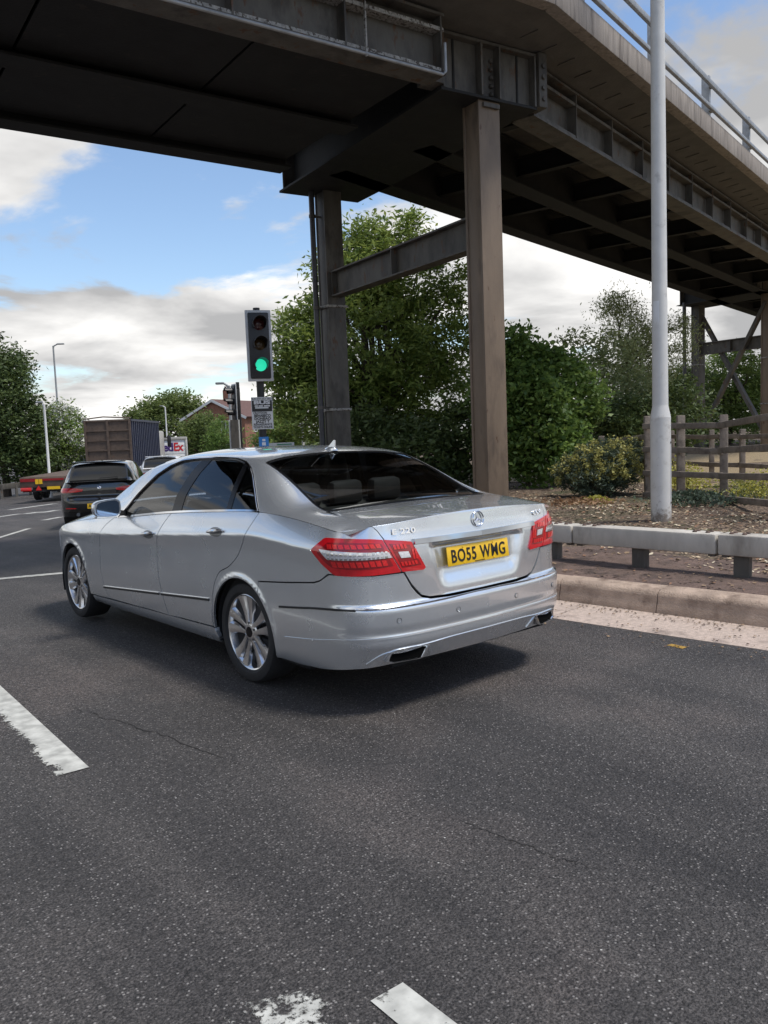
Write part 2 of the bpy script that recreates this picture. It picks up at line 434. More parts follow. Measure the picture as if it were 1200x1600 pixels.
def saloon_surface():
    plan = [(0,-1.252),(.3,-1.244),(.55,-1.222),(.72,-1.18),(.835,-1.10),(.893,-.97),(.915,-.72),(.924,-.3),(.927,.3),(.927,1.2),(.925,2.0),
            (.915,2.8),(.885,3.2),(.80,3.45),(.62,3.6),(.35,3.665),(0,3.68)]
    crease = [(-1.2,.90),(-.75,.915),(-.15,.962),(.1,.942),(1.1,.874),(2.2,.80),(2.9,.76),(3.7,.70)]
    shoulder = [(-1.2,.985),(-1.0,1.01),(-.8,1.04),(-.55,1.072),(-.2,1.095),(.2,1.078),(1.0,1.03),(1.85,.955),(2.3,.925),(2.9,.86),(3.3,.79),(3.7,.70)]
    low = [(.15,-.10),(.19,-.065),(.24,-.036),(.30,-.023),(.42,-.010),(.55,-.004),(.68,-.006),(.80,-.0075),(.87,-.003),(.9,0.),(1.0,0.)]
    rear = [(.18,-.16),(.25,-.095),(.30,-.06),(.36,-.025),(.395,-.006),(.42,-.002),(.445,-.002),(.47,-.006),(.50,-.001),(.575,0),(.600,-.003),(.606,-.012),(.612,-.033),(.625,-.046),(.66,-.047),
            (.78,-.048),(.90,-.056),(.95,-.064),(1.0,-.074),(1.05,-.080),(1.075,-.083),(1.1,-.10)]
    st = [(-1.2,.70,1.03,1.078),(-1.0,.72,1.06,1.09),(-.75,.73,1.085,1.108),(-.6,.725,1.097,1.113),(-.5,.71,1.115,1.133),(-.4,.69,1.16,1.185),(-.2,.66,1.255,1.285),
          (0.,.645,1.335,1.372),(.15,.64,1.378,1.425),(.3,.64,1.400,1.452),(.7,.645,1.412,1.472),(1.1,.655,1.402,1.472),(1.45,.67,1.36,1.45),(1.7,.695,1.30,1.405),(1.95,.735,1.19,1.32),
          (2.2,.78,1.07,1.215),(2.42,.80,.975,1.10),(2.6,.79,.945,1.02),(3.0,.74,.885,.965),(3.3,.68,.83,.905),(3.55,.6,.77,.83),(3.7,.5,.71,.74)]
    return CarSurf(plan, crease, shoulder, low, rear, st, (.62, 1.12), (.40,.645,.925,.028,.08), [(0,.322,.352),(2.874,.322,.352)])
# ---------------------------------------------------------------- terrain
def at(px, py, D): return CAM + (fw + r2*((px - 600)/FPX) - u2*((py - 800)/FPX))*D      # point D metres deep on a sight line
def gz(px, py, z):
    d = fw + r2*((px - 600)/FPX) - u2*((py - 800)/FPX); return CAM + d*((z - CAM.z)/d.z)
def _sp(a): return np.log1p(np.exp(np.minimum(a, 40.))) + np.maximum(a - 40., 0)
def zroad(x, y):
    t = np.asarray(y, float) - .45*np.asarray(x, float); return -.034*(_sp(t - 4) - _sp(t - 46))
def on_road(px, py):
    z = 0.
    for _ in range(60): p = gz(px, py, z); z = .5*z + .5*float(zroad(p.x, p.y))
    return p
def kerb_x(y):
    return float(KX(y))
_k = [(-40,5.6),(-22,4.0),(-11,3.30),(-5.5,2.78),(-1.76,2.44),(0.,2.30),(2.2,2.20),(5.,2.45),(8.,3.3),(11.8,5.2),(16.,8.2),(21.5,13.),(30.,22.),(42.,36.),(60.,57.),(120.,130.)]
KX = pchip([a for a, b in _k], [b for a, b in _k])
def asphalt_mat():
    m, n, b = new_mat('worn_asphalt')
    tcn = n.nodes.new('ShaderNodeTexCoord'); v = tcn.outputs['Object']
    def noise(s, d=8, r=.6):
        q = n.nodes.new('ShaderNodeTexNoise'); setin(q, Scale=s, Detail=d, Roughness=r); n.links.new(v, q.inputs['Vector']); return q.outputs[0]
    def ramp(i, p0, p1, c0, c1):
        q = n.nodes.new('ShaderNodeValToRGB'); q.color_ramp.elements[0].position = p0; q.color_ramp.elements[1].position = p1; q.color_ramp.elements[0].color = rgb(c0); q.color_ramp.elements[1].color = rgb(c1); n.links.new(i, q.inputs[0]); return q.outputs[0]
    def mix(f, a, bb, mode='MIX'):
        q = n.nodes.new('ShaderNodeMixRGB'); q.blend_type = mode
        for i, x in enumerate((f, a, bb)):
            if isinstance(x, (int, float)): q.inputs[i].default_value = x
            elif isinstance(x, tuple): q.inputs[i].default_value = rgb(x)
            else: n.links.new(x, q.inputs[i])
        return q.outputs[0]
    base = ramp(noise(.9, 5), .3, .7, (.044, .0415, .0415), (.074, .0695, .0685))
    red = ramp(noise(.45, 4), .50, .70, (0, 0, 0), (1, 1, 1)); base = mix(red, base, (.098, .084, .079))
    st3 = n.nodes.new('ShaderNodeMapping'); st3.inputs['Scale'].default_value = (1.5, .10, 1); st3.inputs['Rotation'].default_value = (0, 0, .07); n.links.new(v, st3.inputs[0]); nn3 = n.nodes.new('ShaderNodeTexNoise'); setin(nn3, Scale=1.0, Detail=5, Roughness=.6); n.links.new(st3.outputs[0], nn3.inputs['Vector'])
    base = mix(1.0, base, ramp(nn3.outputs[0], .35, .68, (.62, .62, .64), (1.22, 1.20, 1.18)), 'MULTIPLY')
    stain = ramp(noise(2.6, 7, .7), .60, .72, (0, 0, 0), (.55, .55, .55)); base = mix(stain, base, (.030, .029, .029))
    grain = ramp(noise(120, 3, .7), .38, .64, (.30, .30, .30), (1.9, 1.88, 1.85)); base = mix(1.0, base, grain, 'MULTIPLY'); base = mix(1.0, base, ramp(noise(38, 4, .75), .36, .66, (.50, .50, .50), (1.50, 1.49, 1.47)), 'MULTIPLY')
    vo = n.nodes.new('ShaderNodeTexVoronoi'); vo.inputs['Scale'].default_value = 85; n.links.new(v, vo.inputs['Vector'])
    sp_ = n.nodes.new('ShaderNodeSeparateColor'); n.links.new(vo.outputs['Color'], sp_.inputs[0])
    stone = n.nodes.new('ShaderNodeMath'); stone.operation = 'MULTIPLY'
    n.links.new(ramp(sp_.outputs[0], .80, .86, (0, 0, 0), (1, 1, 1)), stone.inputs[0]); n.links.new(ramp(vo.outputs['Distance'], .22, .42, (1, 1, 1), (0, 0, 0)), stone.inputs[1])
    base = mix(stone.outputs[0], base, (.26, .245, .235))
    vo2 = n.nodes.new('ShaderNodeTexVoronoi'); vo2.inputs['Scale'].default_value = 26; n.links.new(v, vo2.inputs['Vector']); sp2 = n.nodes.new('ShaderNodeSeparateColor'); n.links.new(vo2.outputs['Color'], sp2.inputs[0])
    st2 = n.nodes.new('ShaderNodeMath'); st2.operation = 'MULTIPLY'; n.links.new(ramp(sp2.outputs[1], .93, .95, (0, 0, 0), (1, 1, 1)), st2.inputs[0]); n.links.new(ramp(vo2.outputs['Distance'], .06, .12, (1, 1, 1), (0, 0, 0)), st2.inputs[1])
    base = mix(st2.outputs[0], base, (.55, .54, .51))
    n.links.new(base, b.inputs['Base Color']); b.inputs['Roughness'].default_value = .68; b.inputs['Specular IOR Level'].default_value = .45
    bp = n.nodes.new('ShaderNodeBump'); bp.inputs['Strength'].default_value = 1.0; bp.inputs['Distance'].default_value = .008
    hsum = n.nodes.new('ShaderNodeMath'); hsum.operation = 'SUBTRACT'; n.links.new(noise(160, 3, .7), hsum.inputs[0]); n.links.new(vo.outputs['Distance'], hsum.inputs[1])
    n.links.new(hsum.outputs[0], bp.inputs['Height']); n.links.new(bp.outputs[0], b.inputs['Normal'])
    return m
M['asphalt'] = asphalt_mat()
def worn_paint(name, c, thr, sc=9):
    """road paint with holes worn through it (alpha from noise)"""
    m, n, b = new_mat(name); b.inputs['Base Color'].default_value = rgb(c); b.inputs['Roughness'].default_value = .7
    tcn = n.nodes.new('ShaderNodeTexCoord'); o = [x for x in n.nodes if x.type == 'OUTPUT_MATERIAL'][0]
    def noise(s, r): q = n.nodes.new('ShaderNodeTexNoise'); setin(q, Scale=s, Detail=10, Roughness=r); n.links.new(tcn.outputs['Object'], q.inputs['Vector']); return q.outputs[0]
    att = n.nodes.new('ShaderNodeAttribute'); att.attribute_name = 'wear'
    a = n.nodes.new('ShaderNodeMath'); a.operation = 'ADD'; n.links.new(noise(sc, .75), a.inputs[0]); n.links.new(att.outputs['Fac'], a.inputs[1])
    a2 = n.nodes.new('ShaderNodeMath'); a2.operation = 'MULTIPLY_ADD'; n.links.new(noise(60, .6), a2.inputs[0]); a2.inputs[1].default_value = .35; n.links.new(a.outputs[0], a2.inputs[2])
    r = n.nodes.new('ShaderNodeMapRange'); r.inputs['From Min'].default_value = thr; r.inputs['From Max'].default_value = thr + .07; n.links.new(a2.outputs[0], r.inputs['Value'])
    tr = n.nodes.new('ShaderNodeBsdfTransparent'); mx = n.nodes.new('ShaderNodeMixShader'); n.links.new(r.outputs[0], mx.inputs[0]); n.links.new(b.outputs[0], mx.inputs[1]); n.links.new(tr.outputs[0], mx.inputs[2]); n.links.new(mx.outputs[0], o.inputs[0])
    nn = n.nodes.new('ShaderNodeTexNoise'); setin(nn, Scale=14, Detail=8); n.links.new(tcn.outputs['Object'], nn.inputs['Vector'])
    cr = n.nodes.new('ShaderNodeValToRGB'); cr.color_ramp.elements[0].position = .3; cr.color_ramp.elements[1].position = .65; cr.color_ramp.elements[0].color = rgb([x*.55 for x in c]); cr.color_ramp.elements[1].color = rgb(c); n.links.new(nn.outputs[0], cr.inputs[0]); n.links.new(cr.outputs[0], b.inputs['Base Color'])
    return m
M['road_white'] = worn_paint('worn_white_paint', (.54, .54, .50), .80)
M['concrete'] = simple('weathered_concrete', (.34, .315, .285), .85, 0, .25, 5, .35, 30, dark=((.16, .15, .13), .56, 2.2))
M['kerb'] = simple('kerb_concrete', (.42, .32, .25), .9, 0, .25, 6, .6, 70, dark=((.17, .12, .09), .50, 2.6))
M['barrier'] = simple('barrier_paint', (.47, .44, .39), .75, 0, .15, 5, .2, 40, dark=((.28, .255, .22), .55, 3.0), stretch=(1, 1, .4))
M['channel'] = simple('channel_concrete', (.49, .395, .335), .9, 0, .22, 30, .6, 120, dark=((.24, .19, .165), .55, 3))
M['crack'] = simple('crack', (.030, .028, .027), .95, 0, .3)
M['joint'] = simple('joint_dirt', (.035, .028, .022), .95, 0, .3)
def mulch_mat():
    m, n, b = new_mat('mulch_ground'); tcn = n.nodes.new('ShaderNodeTexCoord'); v = tcn.outputs['Object']
    vo = n.nodes.new('ShaderNodeTexVoronoi'); vo.inputs['Scale'].default_value = 30; n.links.new(v, vo.inputs['Vector'])
    r = n.nodes.new('ShaderNodeValToRGB'); e = r.color_ramp.elements; e[0].position = .0; e[0].color = rgb((.060, .042, .030)); e[1].position = 1; e[1].color = rgb((.26, .19, .13))
    x = e.new(.55); x.color = rgb((.12, .082, .058))
    sc = n.nodes.new('ShaderNodeSeparateColor'); n.links.new(vo.outputs['Color'], sc.inputs[0]); n.links.new(sc.outputs[0], r.inputs[0])
    nz_ = n.nodes.new('ShaderNodeTexNoise'); setin(nz_, Scale=.9, Detail=6, Roughness=.65); n.links.new(v, nz_.inputs['Vector'])
    r2_ = n.nodes.new('ShaderNodeValToRGB'); r2_.color_ramp.elements[0].position = .5; r2_.color_ramp.elements[1].position = .68; n.links.new(nz_.outputs[0], r2_.inputs[0])
    mx = n.nodes.new('ShaderNodeMixRGB'); n.links.new(r2_.outputs[0], mx.inputs[0]); n.links.new(r.outputs[0], mx.inputs[1]); mx.inputs[2].default_value = rgb((.060, .062, .028))
    n.links.new(mx.outputs[0], b.inputs['Base Color']); b.inputs['Roughness'].default_value = .95
    bp = n.nodes.new('ShaderNodeBump'); bp.inputs['Strength'].default_value = .9; bp.inputs['Distance'].default_value = .03; n.links.new(vo.outputs['Distance'], bp.inputs['Height']); n.links.new(bp.outputs[0], b.inputs['Normal'])
    return m
M['mulch'] = mulch_mat()
M['grass_far'] = simple('rough_grass', (.07, .075, .035), .95, 0, .4, 1.5, .6, 20)
M['straw'] = simple('dry_straw', (.27, .205, .12), .95, 0, .35, 14, .6, 60)
M['dirt'] = simple('damp_dirt', (.135, .092, .075), .95, 0, .3, 9, .7, 50, dark=((.060, .042, .035), .50, 3.0))

def sheet(name, xs, ys, zf, mat, keep=None):
    X, Y = np.meshgrid(xs, ys, indexing='ij'); Z = zf(X, Y); v = np.stack([X, Y, Z], -1).reshape(-1, 3); f = []; ny = len(ys)
    for i in range(len(xs)-1):
        for j in range(ny-1):
            if keep and not keep(.5*(xs[i]+xs[i+1]), .5*(ys[j]+ys[j+1])): continue
            f.append((i*ny+j, (i+1)*ny+j, (i+1)*ny+j+1, i*ny+j+1))
    me = bpy.data.meshes.new(name); me.from_pydata([tuple(p) for p in v], [], f); me.polygons.foreach_set('use_smooth', [True]*len(f)); return link(name, me, mat)
far = np.concatenate([np.linspace(-1400, -100, 8), np.linspace(-90, 150, 49), np.linspace(170, 1400, 8)])
tag(sheet('ground', far, far, lambda x, y: zroad(x, y) - .25, M['grass_far']), kind='structure')
road = tag(sheet('road', np.linspace(-45, 75, 121), np.linspace(-40, 130, 171), zroad, M['asphalt'], lambda x, y: x < KX(y) + 1.2 and x > -30 - .2*y), kind='structure')

# ---- kerb: tall containment kerb stones and the pale channel in front of them
def kpt(y, off, z):          # point at distance off to the right of the kerb base line
    x = float(KX(y)); dx = (float(KX(y + .05)) - float(KX(y - .05)))/.1; nx, ny = 1/math.hypot(1, dx), -dx/math.hypot(1, dx)
    px, py = x + nx*off, y + ny*off; return (px, py, float(zroad(x, y)) + z)
kerb = tag(empty('kerb', (0, 0, 0)), kind='structure')
chan = tag(empty('channel', (0, 0, 0)), kind='structure')
kprof = [(.0, -.03), (.0, .018), (.018, .075), (.03, .105), (.028, .135), (.04, .168), (.075, .188), (.24, .195), (.255, .14)]
yk = -9.13
while yk < 26:
    L = .915 if yk < 8 else 2.5; ys = [yk + .004, yk + L*.33, yk + L*.66, yk + L - .004]; b = MB(); rows = []
    jz = rng.uniform(-.004, .004); jo = rng.uniform(-.004, .004)
    for y in ys: rows += [kpt(y, o + jo, z + jz) for o, z in kprof]
    n = len(kprof); f = [(i*n+k, i*n+k+1, (i+1)*n+k+1, (i+1)*n+k) for i in range(3) for k in range(n-1)] + [tuple(range(n)), tuple(3*n+k for k in range(n))[::-1]]
    b.add(rows, f, True); b.build('kerb_stone', M['kerb'], kerb, angle=50)
    yk += L
yk = -9.13 - .30
while yk < 20:
    L = 1.83 if yk < 8 else 4; b = MB(); rows = []
    for y in np.linspace(yk + .004, yk + L - .004, 4):
        for o, z in ((-.60, -.02), (-.60, .006), (-.3, .007), (.001, .010), (.001, -.02)): rows.append(kpt(y, o, z))
    f = [(i*5+k, i*5+k+1, (i+1)*5+k+1, (i+1)*5+k) for i in range(3) for k in range(4)] + [(0, 1, 2, 3, 4), (19, 18, 17, 16, 15)]
    b.add(rows, f); b.build('channel_slab', M['channel'], chan)
    yk += L
# ---- verge
xo = np.concatenate([[.25], np.linspace(.4, 3, 12), np.linspace(3.4, 14, 32), np.linspace(16, 60, 16)]); yv = np.concatenate([np.linspace(-22, -6, 12), np.linspace(-5.5, 16, 76), np.linspace(17, 75, 30)])
def verge_z(x, y):
    x = np.asarray(x, float); y = np.asarray(y, float)
    bank = .16*sstep(6, 9.5, x)*sstep(3.5, -1.5, y) if 0 else .20*sstep(7, 10.5, x)*(1 - sstep(-1.5, 3.2, y))
    w = .018*np.sin(1.7*x + 2.1*y) + .014*np.sin(3.9*x - 2.7*y) + .01*np.sin(7.3*x + 5.1*y)
    return zroad(x, y) + .19 + bank + w*sstep(2.7, 3.6, x - KX(y) + 2.3)
v = []; f = []
for i, y in enumerate(yv):
    for o in xo:
        p = kpt(float(y), float(o), 0); v.append((p[0], p[1], float(verge_z(p[0], p[1])) - .012*(o < .3)))
nx_ = len(xo)
for i in range(len(yv)-1):
    for k in range(nx_-1): f.append((i*nx_+k, i*nx_+k+1, (i+1)*nx_+k+1, (i+1)*nx_+k))
me = bpy.data.meshes.new('verge'); me.from_pydata(v, [], f); me.polygons.foreach_set('use_smooth', [True]*len(f)); me.materials.append(M['mulch']); me.materials.append(M['dirt'])
for p in me.polygons:
    if p.index % (nx_-1) < 7: p.material_index = 1
verge = tag(link('verge', me), kind='structure')
# dry straw-coloured ground beyond the fence
st_ = sheet('dry_ground', np.linspace(12.5, 40, 24), np.linspace(-8, 12.5, 24), lambda x, y: verge_z(x, y) + .02 + .02*np.sin(x*1.3)*np.sin(y*1.7), M['straw']); tag(st_, kind='structure')

# ---- loose chips, leaves and mud lying on the verge
def flakes(name, n, where, size, mats, label, cat):
    v = []; f = []; mi = []
    for i in range(n):
        x, y = where(); z = float(verge_z(x, y)) + .006; a = rng.uniform(0, 6.28); s = rng.uniform(*size); w = s*rng.uniform(.3, .8); tl = rng.uniform(-.35, .35); tw = rng.uniform(-.35, .35)
        c, s_ = math.cos(a), math.sin(a); k = len(v)
        for (p, q) in ((-s, -w*.6), (s*.2, -w), (s, 0), (s*.1, w), (-s*.9, w*.5)):
            v.append((x + c*p - s_*q, y + s_*p + c*q, z + abs(tl)*s*.5 + p*tl + q*tw + .004))
        f.append((k, k+1, k+2, k+3, k+4)); mi.append(rng.choice(len(mats), p=None))
    me = bpy.data.meshes.new(name); me.from_pydata(v, [], f)
    for m in mats: me.materials.append(m)
    me.polygons.foreach_set('material_index', mi); return tag(link(name, me), label, cat, kind='stuff')
chips = [simple('chip_%d' % i, c, .9, 0, .2) for i, c in enumerate(((.42, .33, .22), (.26, .18, .11), (.10, .07, .05), (.52, .45, .33), (.22, .12, .07)))]
def wh1():
    while True:
        y = rng.uniform(-3.5, 8); x = float(KX(y)) + rng.uniform(1.25, 9.5)
        dn = .5 + .5*math.sin(1.9*x + .7*y)*math.sin(1.3*y - .8*x + 1)
        if rng.random() < (.12 + .88*dn*dn)*(.4 + .6*(x < 8.5)): return x, y
flakes('wood_chips', 17000, wh1, (.008, .034), chips, 'scattered brown wood chips and dry leaves covering the planted verge', 'wood chips')
def wh2():
    y = rng.uniform(-4, 4); return float(KX(y)) + .3 + abs(rng.normal(0, .42)), y
flakes('leaf_litter', 900, wh2, (.006, .024), [chips[2], chips[1], chips[4], M['dirt']], 'dark leaf litter and mud between the kerb and the safety barrier', 'leaf litter')

grit_v = []; grit_f = []; grit_m = []
for i in range(1500):
    y = rng.uniform(-5, 4); o = -abs(rng.normal(0, .16)) if i % 3 else -rng.uniform(.45, .9); a = rng.uniform(0, 6.28); s = rng.uniform(.004, .016); p = kpt(y, o, .014 if o > -.6 else .006); k = len(grit_v)
    for j in range(4): grit_v.append((p[0] + s*rng.uniform(.5, 1.2)*math.cos(a + j*1.57), p[1] + s*rng.uniform(.5, 1.2)*math.sin(a + j*1.57), p[2] + rng.uniform(0, .006)))
    grit_v.append((p[0], p[1], p[2] + s*.6)); grit_f += [(k, k+1, k+4), (k+1, k+2, k+4), (k+2, k+3, k+4), (k+3, k, k+4)]; grit_m += [int(rng.integers(0, 3))]*4
me = bpy.data.meshes.new('road_grit'); me.from_pydata(grit_v, [], grit_f)
for q in (chips[2], chips[1], M['dirt']): me.materials.append(q)
me.polygons.foreach_set('material_index', grit_m); tag(link('road_grit', me), 'loose grit and dirt gathered along the kerb', 'grit', kind='stuff')
# ---- road markings
def mark(name, pts, mat, wear=None, lift=.004, sub=10):
    """quad strip: pts = list of (left, right) points"""
    v = []; f = []; wv = []
    n = len(pts)
    for i, (a, b_) in enumerate(pts):
        for k in range(sub+1):
            t = k/sub; x, y = a[0] + (b_[0]-a[0])*t, a[1] + (b_[1]-a[1])*t; v.append((x, y, float(zroad(x, y)) + lift)); wv.append(wear(i/(n-1), t) if wear else 0)
    for i in range(n-1):
        for k in range(sub): f.append((i*(sub+1)+k, i*(sub+1)+k+1, (i+1)*(sub+1)+k+1, (i+1)*(sub+1)+k))
    me = bpy.data.meshes.new(name); me.from_pydata(v, [], f); at_ = me.attributes.new('wear', 'FLOAT', 'POINT'); at_.data.foreach_set('value', wv)
    return link(name, me, mat, marks)
marks = tag(empty('road_markings'), 'worn white lane lines and stop line painted on the asphalt', 'road markings', kind='structure')
def strip(a, b_, w, n=14):
    a, b_ = np.array(a[:2]), np.array(b_[:2]); d = (b_-a)/np.linalg.norm(b_-a); nn = np.array([-d[1], d[0]])*w/2
    return [(tuple(a + (b_-a)*t + nn), tuple(a + (b_-a)*t - nn)) for t in np.linspace(0, 1, n)]
mark('lane_dash', strip((-2.250, -.61), (-2.10, 1.75), .185, 20), M['road_white'], lambda u, t: .42*max(0, 1 - t/.62)**1.1 - .07)
mark('lane_dash', strip((-2.27, -5.2), (-2.180, -2.82), .115, 20), M['road_white'], lambda u, t: .08*(1-t))
mark('worn_patch', strip((-2.62, -3.05), (-2.42, -2.62), .28, 12), M['road_white'], lambda u, t: .09 + .16*abs(t-.5) + .16*abs(u-.5))
mark('stop_line', strip(on_road(-60, 910), on_road(128, 893), .17, 14), M['road_white'], lambda u, t: -.05)
for a, b_, w in (((-30, 849), (45, 826), .13), ((68, 813), (95, 808), .22), ((16, 796.5), (86, 787), .35), ((40, 803), (62, 800), .4), ((66, 801), (90, 797), .3), ((-30, 812), (30, 803), .25)):
    mark('lane_line', strip(on_road(*a), on_road(*b_), w, 8), M['road_white'], lambda u, t: .06)
ym = worn_paint('worn_yellow_paint', (.45, .27, .05), .70)
mark('yellow_fleck', strip(tuple(gz(1045, 1008, 0)[:2]), tuple(gz(1070, 1013, 0)[:2]), .06, 6), ym, lambda u, t: .03)
# ---- cracks
def crack(pix, w):
    P = [gz(a, b_, 0) for a, b_ in pix]; C_ = catmull([(p.x, p.y) for p in P], 12); q = []; h = 0
    for i, p in enumerate(C_):
        d = C_[min(i+1, len(C_)-1)] - C_[max(i-1, 0)]; d = d/np.linalg.norm(d); nn = np.array([-d[1], d[0]]); h = .6*h + rng.normal(0, .010); ww = w*rng.uniform(.25, 1.0)*min(1, 6*i/len(C_), 6*(len(C_)-1-i)/len(C_) + .05)
        c = p + nn*h; q.append((tuple(c + nn*ww), tuple(c - nn*ww)))
    v = []; f = []
    for a, b_ in q: v += [(a[0], a[1], .0025), (b_[0], b_[1], .0025)]
    for i in range(len(q)-1): f.append((2*i, 2*i+1, 2*i+3, 2*i+2))
    me = bpy.data.meshes.new('crack'); me.from_pydata(v, [], f); return link('crack', me, M['crack'], road)
crack([(95, 1100), (150, 1118), (230, 1140), (300, 1168), (395, 1200)], .005); crack([(705, 1275), (760, 1298), (830, 1322), (880, 1345), (945, 1358)], .005); crack([(320, 1072), (360, 1080)], .004)
# ---------------------------------------------------------------- flyover
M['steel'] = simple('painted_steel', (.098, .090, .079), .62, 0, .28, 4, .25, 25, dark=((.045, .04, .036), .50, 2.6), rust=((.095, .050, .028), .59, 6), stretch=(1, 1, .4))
M['steel_lit'] = simple('lit_brown_column_paint', (.19, .140, .098), .6, 0, .18, 3, .15, 30, dark=((.115, .085, .062), .55, 3.5), rust=((.10, .055, .032), .64, 9), stretch=(1, 1, .3))  # brown paint with the near columns' lit tone put into the colour
M['steel_pale'] = simple('flaking_flange', (.30, .29, .27), .7, 0, .35, 14, .3, 60, rust=((.07, .055, .045), .52, 22))
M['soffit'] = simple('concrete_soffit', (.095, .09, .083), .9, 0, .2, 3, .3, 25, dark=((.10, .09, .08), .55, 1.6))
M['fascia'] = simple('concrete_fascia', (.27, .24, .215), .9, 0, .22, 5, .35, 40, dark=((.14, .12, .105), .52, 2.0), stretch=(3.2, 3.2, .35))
M['pipe'] = simple('dark_drain_pipe', (.05, .05, .058), .4, 0, .2)
M['galv'] = simple('galvanised_rail', (.33, .34, .35), .5, .5, .2, 8)
M['shaded_steel'] = simple('shade_black_steel', (.010, .010, .0105), .75, 0, .35, 3, .2, 20, rust=((.024, .019, .016), .62, 4))  # near-black copy of the steel: shade under the flyover put into the colour
HB = 6.38
flyover = tag(empty('flyover', (6.6, 6.6, 0)), 'steel and concrete road flyover on brown columns crossing overhead', 'flyover')
def fly(mb, name, mat, bevel=0, parent=None, **k):
    mb.v = [tuple(Vector(p) - flyover.location) for p in mb.v]; return mb.build(name, mat, parent or flyover, bevel, **k)
def dirv(deg): return Vector((math.sin(R_(deg)), math.cos(R_(deg)), 0))
def ibeam(a, b, h, w, tf=.03, tw=.02, up=Vector((0, 0, 1))):
    """I-section from a to b; a, b on the bottom centre line"""
    a, b = Vector(a), Vector(b); m = MB()
    m.bar(a + up*tf/2, b + up*tf/2, w, tf); m.bar(a + up*(h - tf/2), b + up*(h - tf/2), w, tf); m.bar(a + up*h/2, b + up*h/2, tw, h - 2*tf + .002)
    return m
Z = Vector((0, 0, 1))
COLN, COLF = Vector((6.20, 4.30, 0)), Vector((7.0, 9.2, 0)); pv = (COLF - COLN).normalized(); pl_ = Vector((pv.y, -pv.x, 0))       # across / along the bridge at the pier
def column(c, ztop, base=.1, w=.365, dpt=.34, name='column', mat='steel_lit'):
    """box column with proud flange plates, base plate and band joints"""
    m = MB(); rot = Matrix((pl_, pv, Z)).transposed()
    cz = (base + ztop)/2; L = ztop - base
    m.box(c + Z*cz, (w, dpt*.86, L), rot=rot)
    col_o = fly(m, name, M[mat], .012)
    for s in (-1, 1):
        m = MB(); m.box(c + Z*cz + pv*s*(dpt/2 + .004), (w + .03, dpt*.13, L - .002), rot=rot); fly(m, 'flange_plate', M[mat], .004, col_o, loc=(0, 0, 0)) if 0 else fly(m, 'column_flange', M[mat], .004)
    m = MB(); m.box(c + Z*(base + .12), (w + .30, dpt + .30, .05), rot=rot); fly(m, 'base_plate', M['steel'], .005)
    return col_o
def cap_and_columns(cn, cf, first):
    pvx = (cf - cn).normalized(); plx = Vector((pvx.y, -pvx.x, 0)); rot = Matrix((plx, pvx, Z)).transposed()
    b0 = .12 if first else .05
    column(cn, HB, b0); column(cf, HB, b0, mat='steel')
    # horizontal strut with web stiffeners
    zs = 4.30
    o = fly(ibeam(cn + pvx*.2 + Z*zs, cf - pvx*.2 + Z*zs, .50, .26), 'strut', M['steel'])
    for t in (.05, .5, .95):
        p = cn.lerp(cf, t)
        for s in (-1, 1):
            m = MB(); m.box(p + plx*s*.07 + Z*(zs + .25), (.11, .02, .44), rot=rot); fly(m, 'strut_stiffener', M['steel'])
    # bands round the columns
    for c in (cn, cf):
        for zb in ((2.05, 4.12) if first else (2.1, 3.9)):
            if c is cn and first: continue
            m = MB(); m.box(c + Z*zb, (.46, .44, .05), rot=rot); fly(m, 'column_band', M['steel_pale'], .004)
    # pier cap: a short deep cross girder box, flanges standing proud
    hw = .90
    ends = (cn - pvx*.25, cf + pvx*.35)
    m = MB(); m.bar(ends[0] + Z*(HB + .02), ends[1] + Z*(HB + .02), 2*hw, .04); fly(m, 'cap_flange', M['shaded_steel'])
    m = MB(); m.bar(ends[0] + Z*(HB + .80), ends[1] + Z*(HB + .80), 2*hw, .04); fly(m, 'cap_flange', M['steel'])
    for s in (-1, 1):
        m = MB(); m.bar(ends[0] + pvx*.10 + plx*s*(hw - .3) + Z*(HB + .41), ends[1] - pvx*.1 + plx*s*(hw - .3) + Z*(HB + .41), .03, .738); fly(m, 'cap_web', M['shaded_steel'])
    for e, s in ((ends[0], 1), (ends[1], -1)):
        m = MB(); m.box(e + pvx*s*.13 + Z*(HB + .41), (2*hw - .06, .03, .738), rot=rot); fly(m, 'end_web', M['steel'])
    e = ends[0]
    for xo in (-.86, -.17, .17, .86):      # upright stiffeners on the near face, bolts between the middle pair
        m = MB(); m.box(e + pvx*.06 + plx*xo + Z*(HB + .41), (.03, .16, .736), rot=rot); fly(m, 'cap_stiffener', M['steel'])
    bolt = None
    for xo in (-.085, .0, .085):
        for zo in (.12, .24, .36, .48, .60):
            if xo == 0: continue
            m = MB(); m.lathe([(.034, 0), (.034, .03), (.02, .045), (0, .045)], 6, 'z', smooth=False)
            m.v = [tuple(e + pvx*(.113 - z) + plx*(xo + x) + Z*(HB + zo + y)) for x, y, z in m.v]; fly(m, 'bolt', M['steel'])
    for sx in (-1.02, .99):
        m = MB(); m.box(e + pvx*.10 + plx*sx + Z*(HB + (.55 if sx < 0 else .44)), (.26 if sx < 0 else .16, .30, .98 if sx < 0 else .80), rot=rot); fly(m, 'splice_plate', M['steel'], .006)
        for zo in (.16, .32, .48, .64):
            m = MB(); m.lathe([(.036, 0), (.036, .03), (0, .03)], 6, 'z', smooth=False); m.v = [tuple(e + pvx*(-.05 - z) + plx*(sx + x) + Z*(HB + zo + y)) for x, y, z in m.v]; fly(m, 'bolt', M['steel'])
cap_and_columns(COLN, COLF, True)
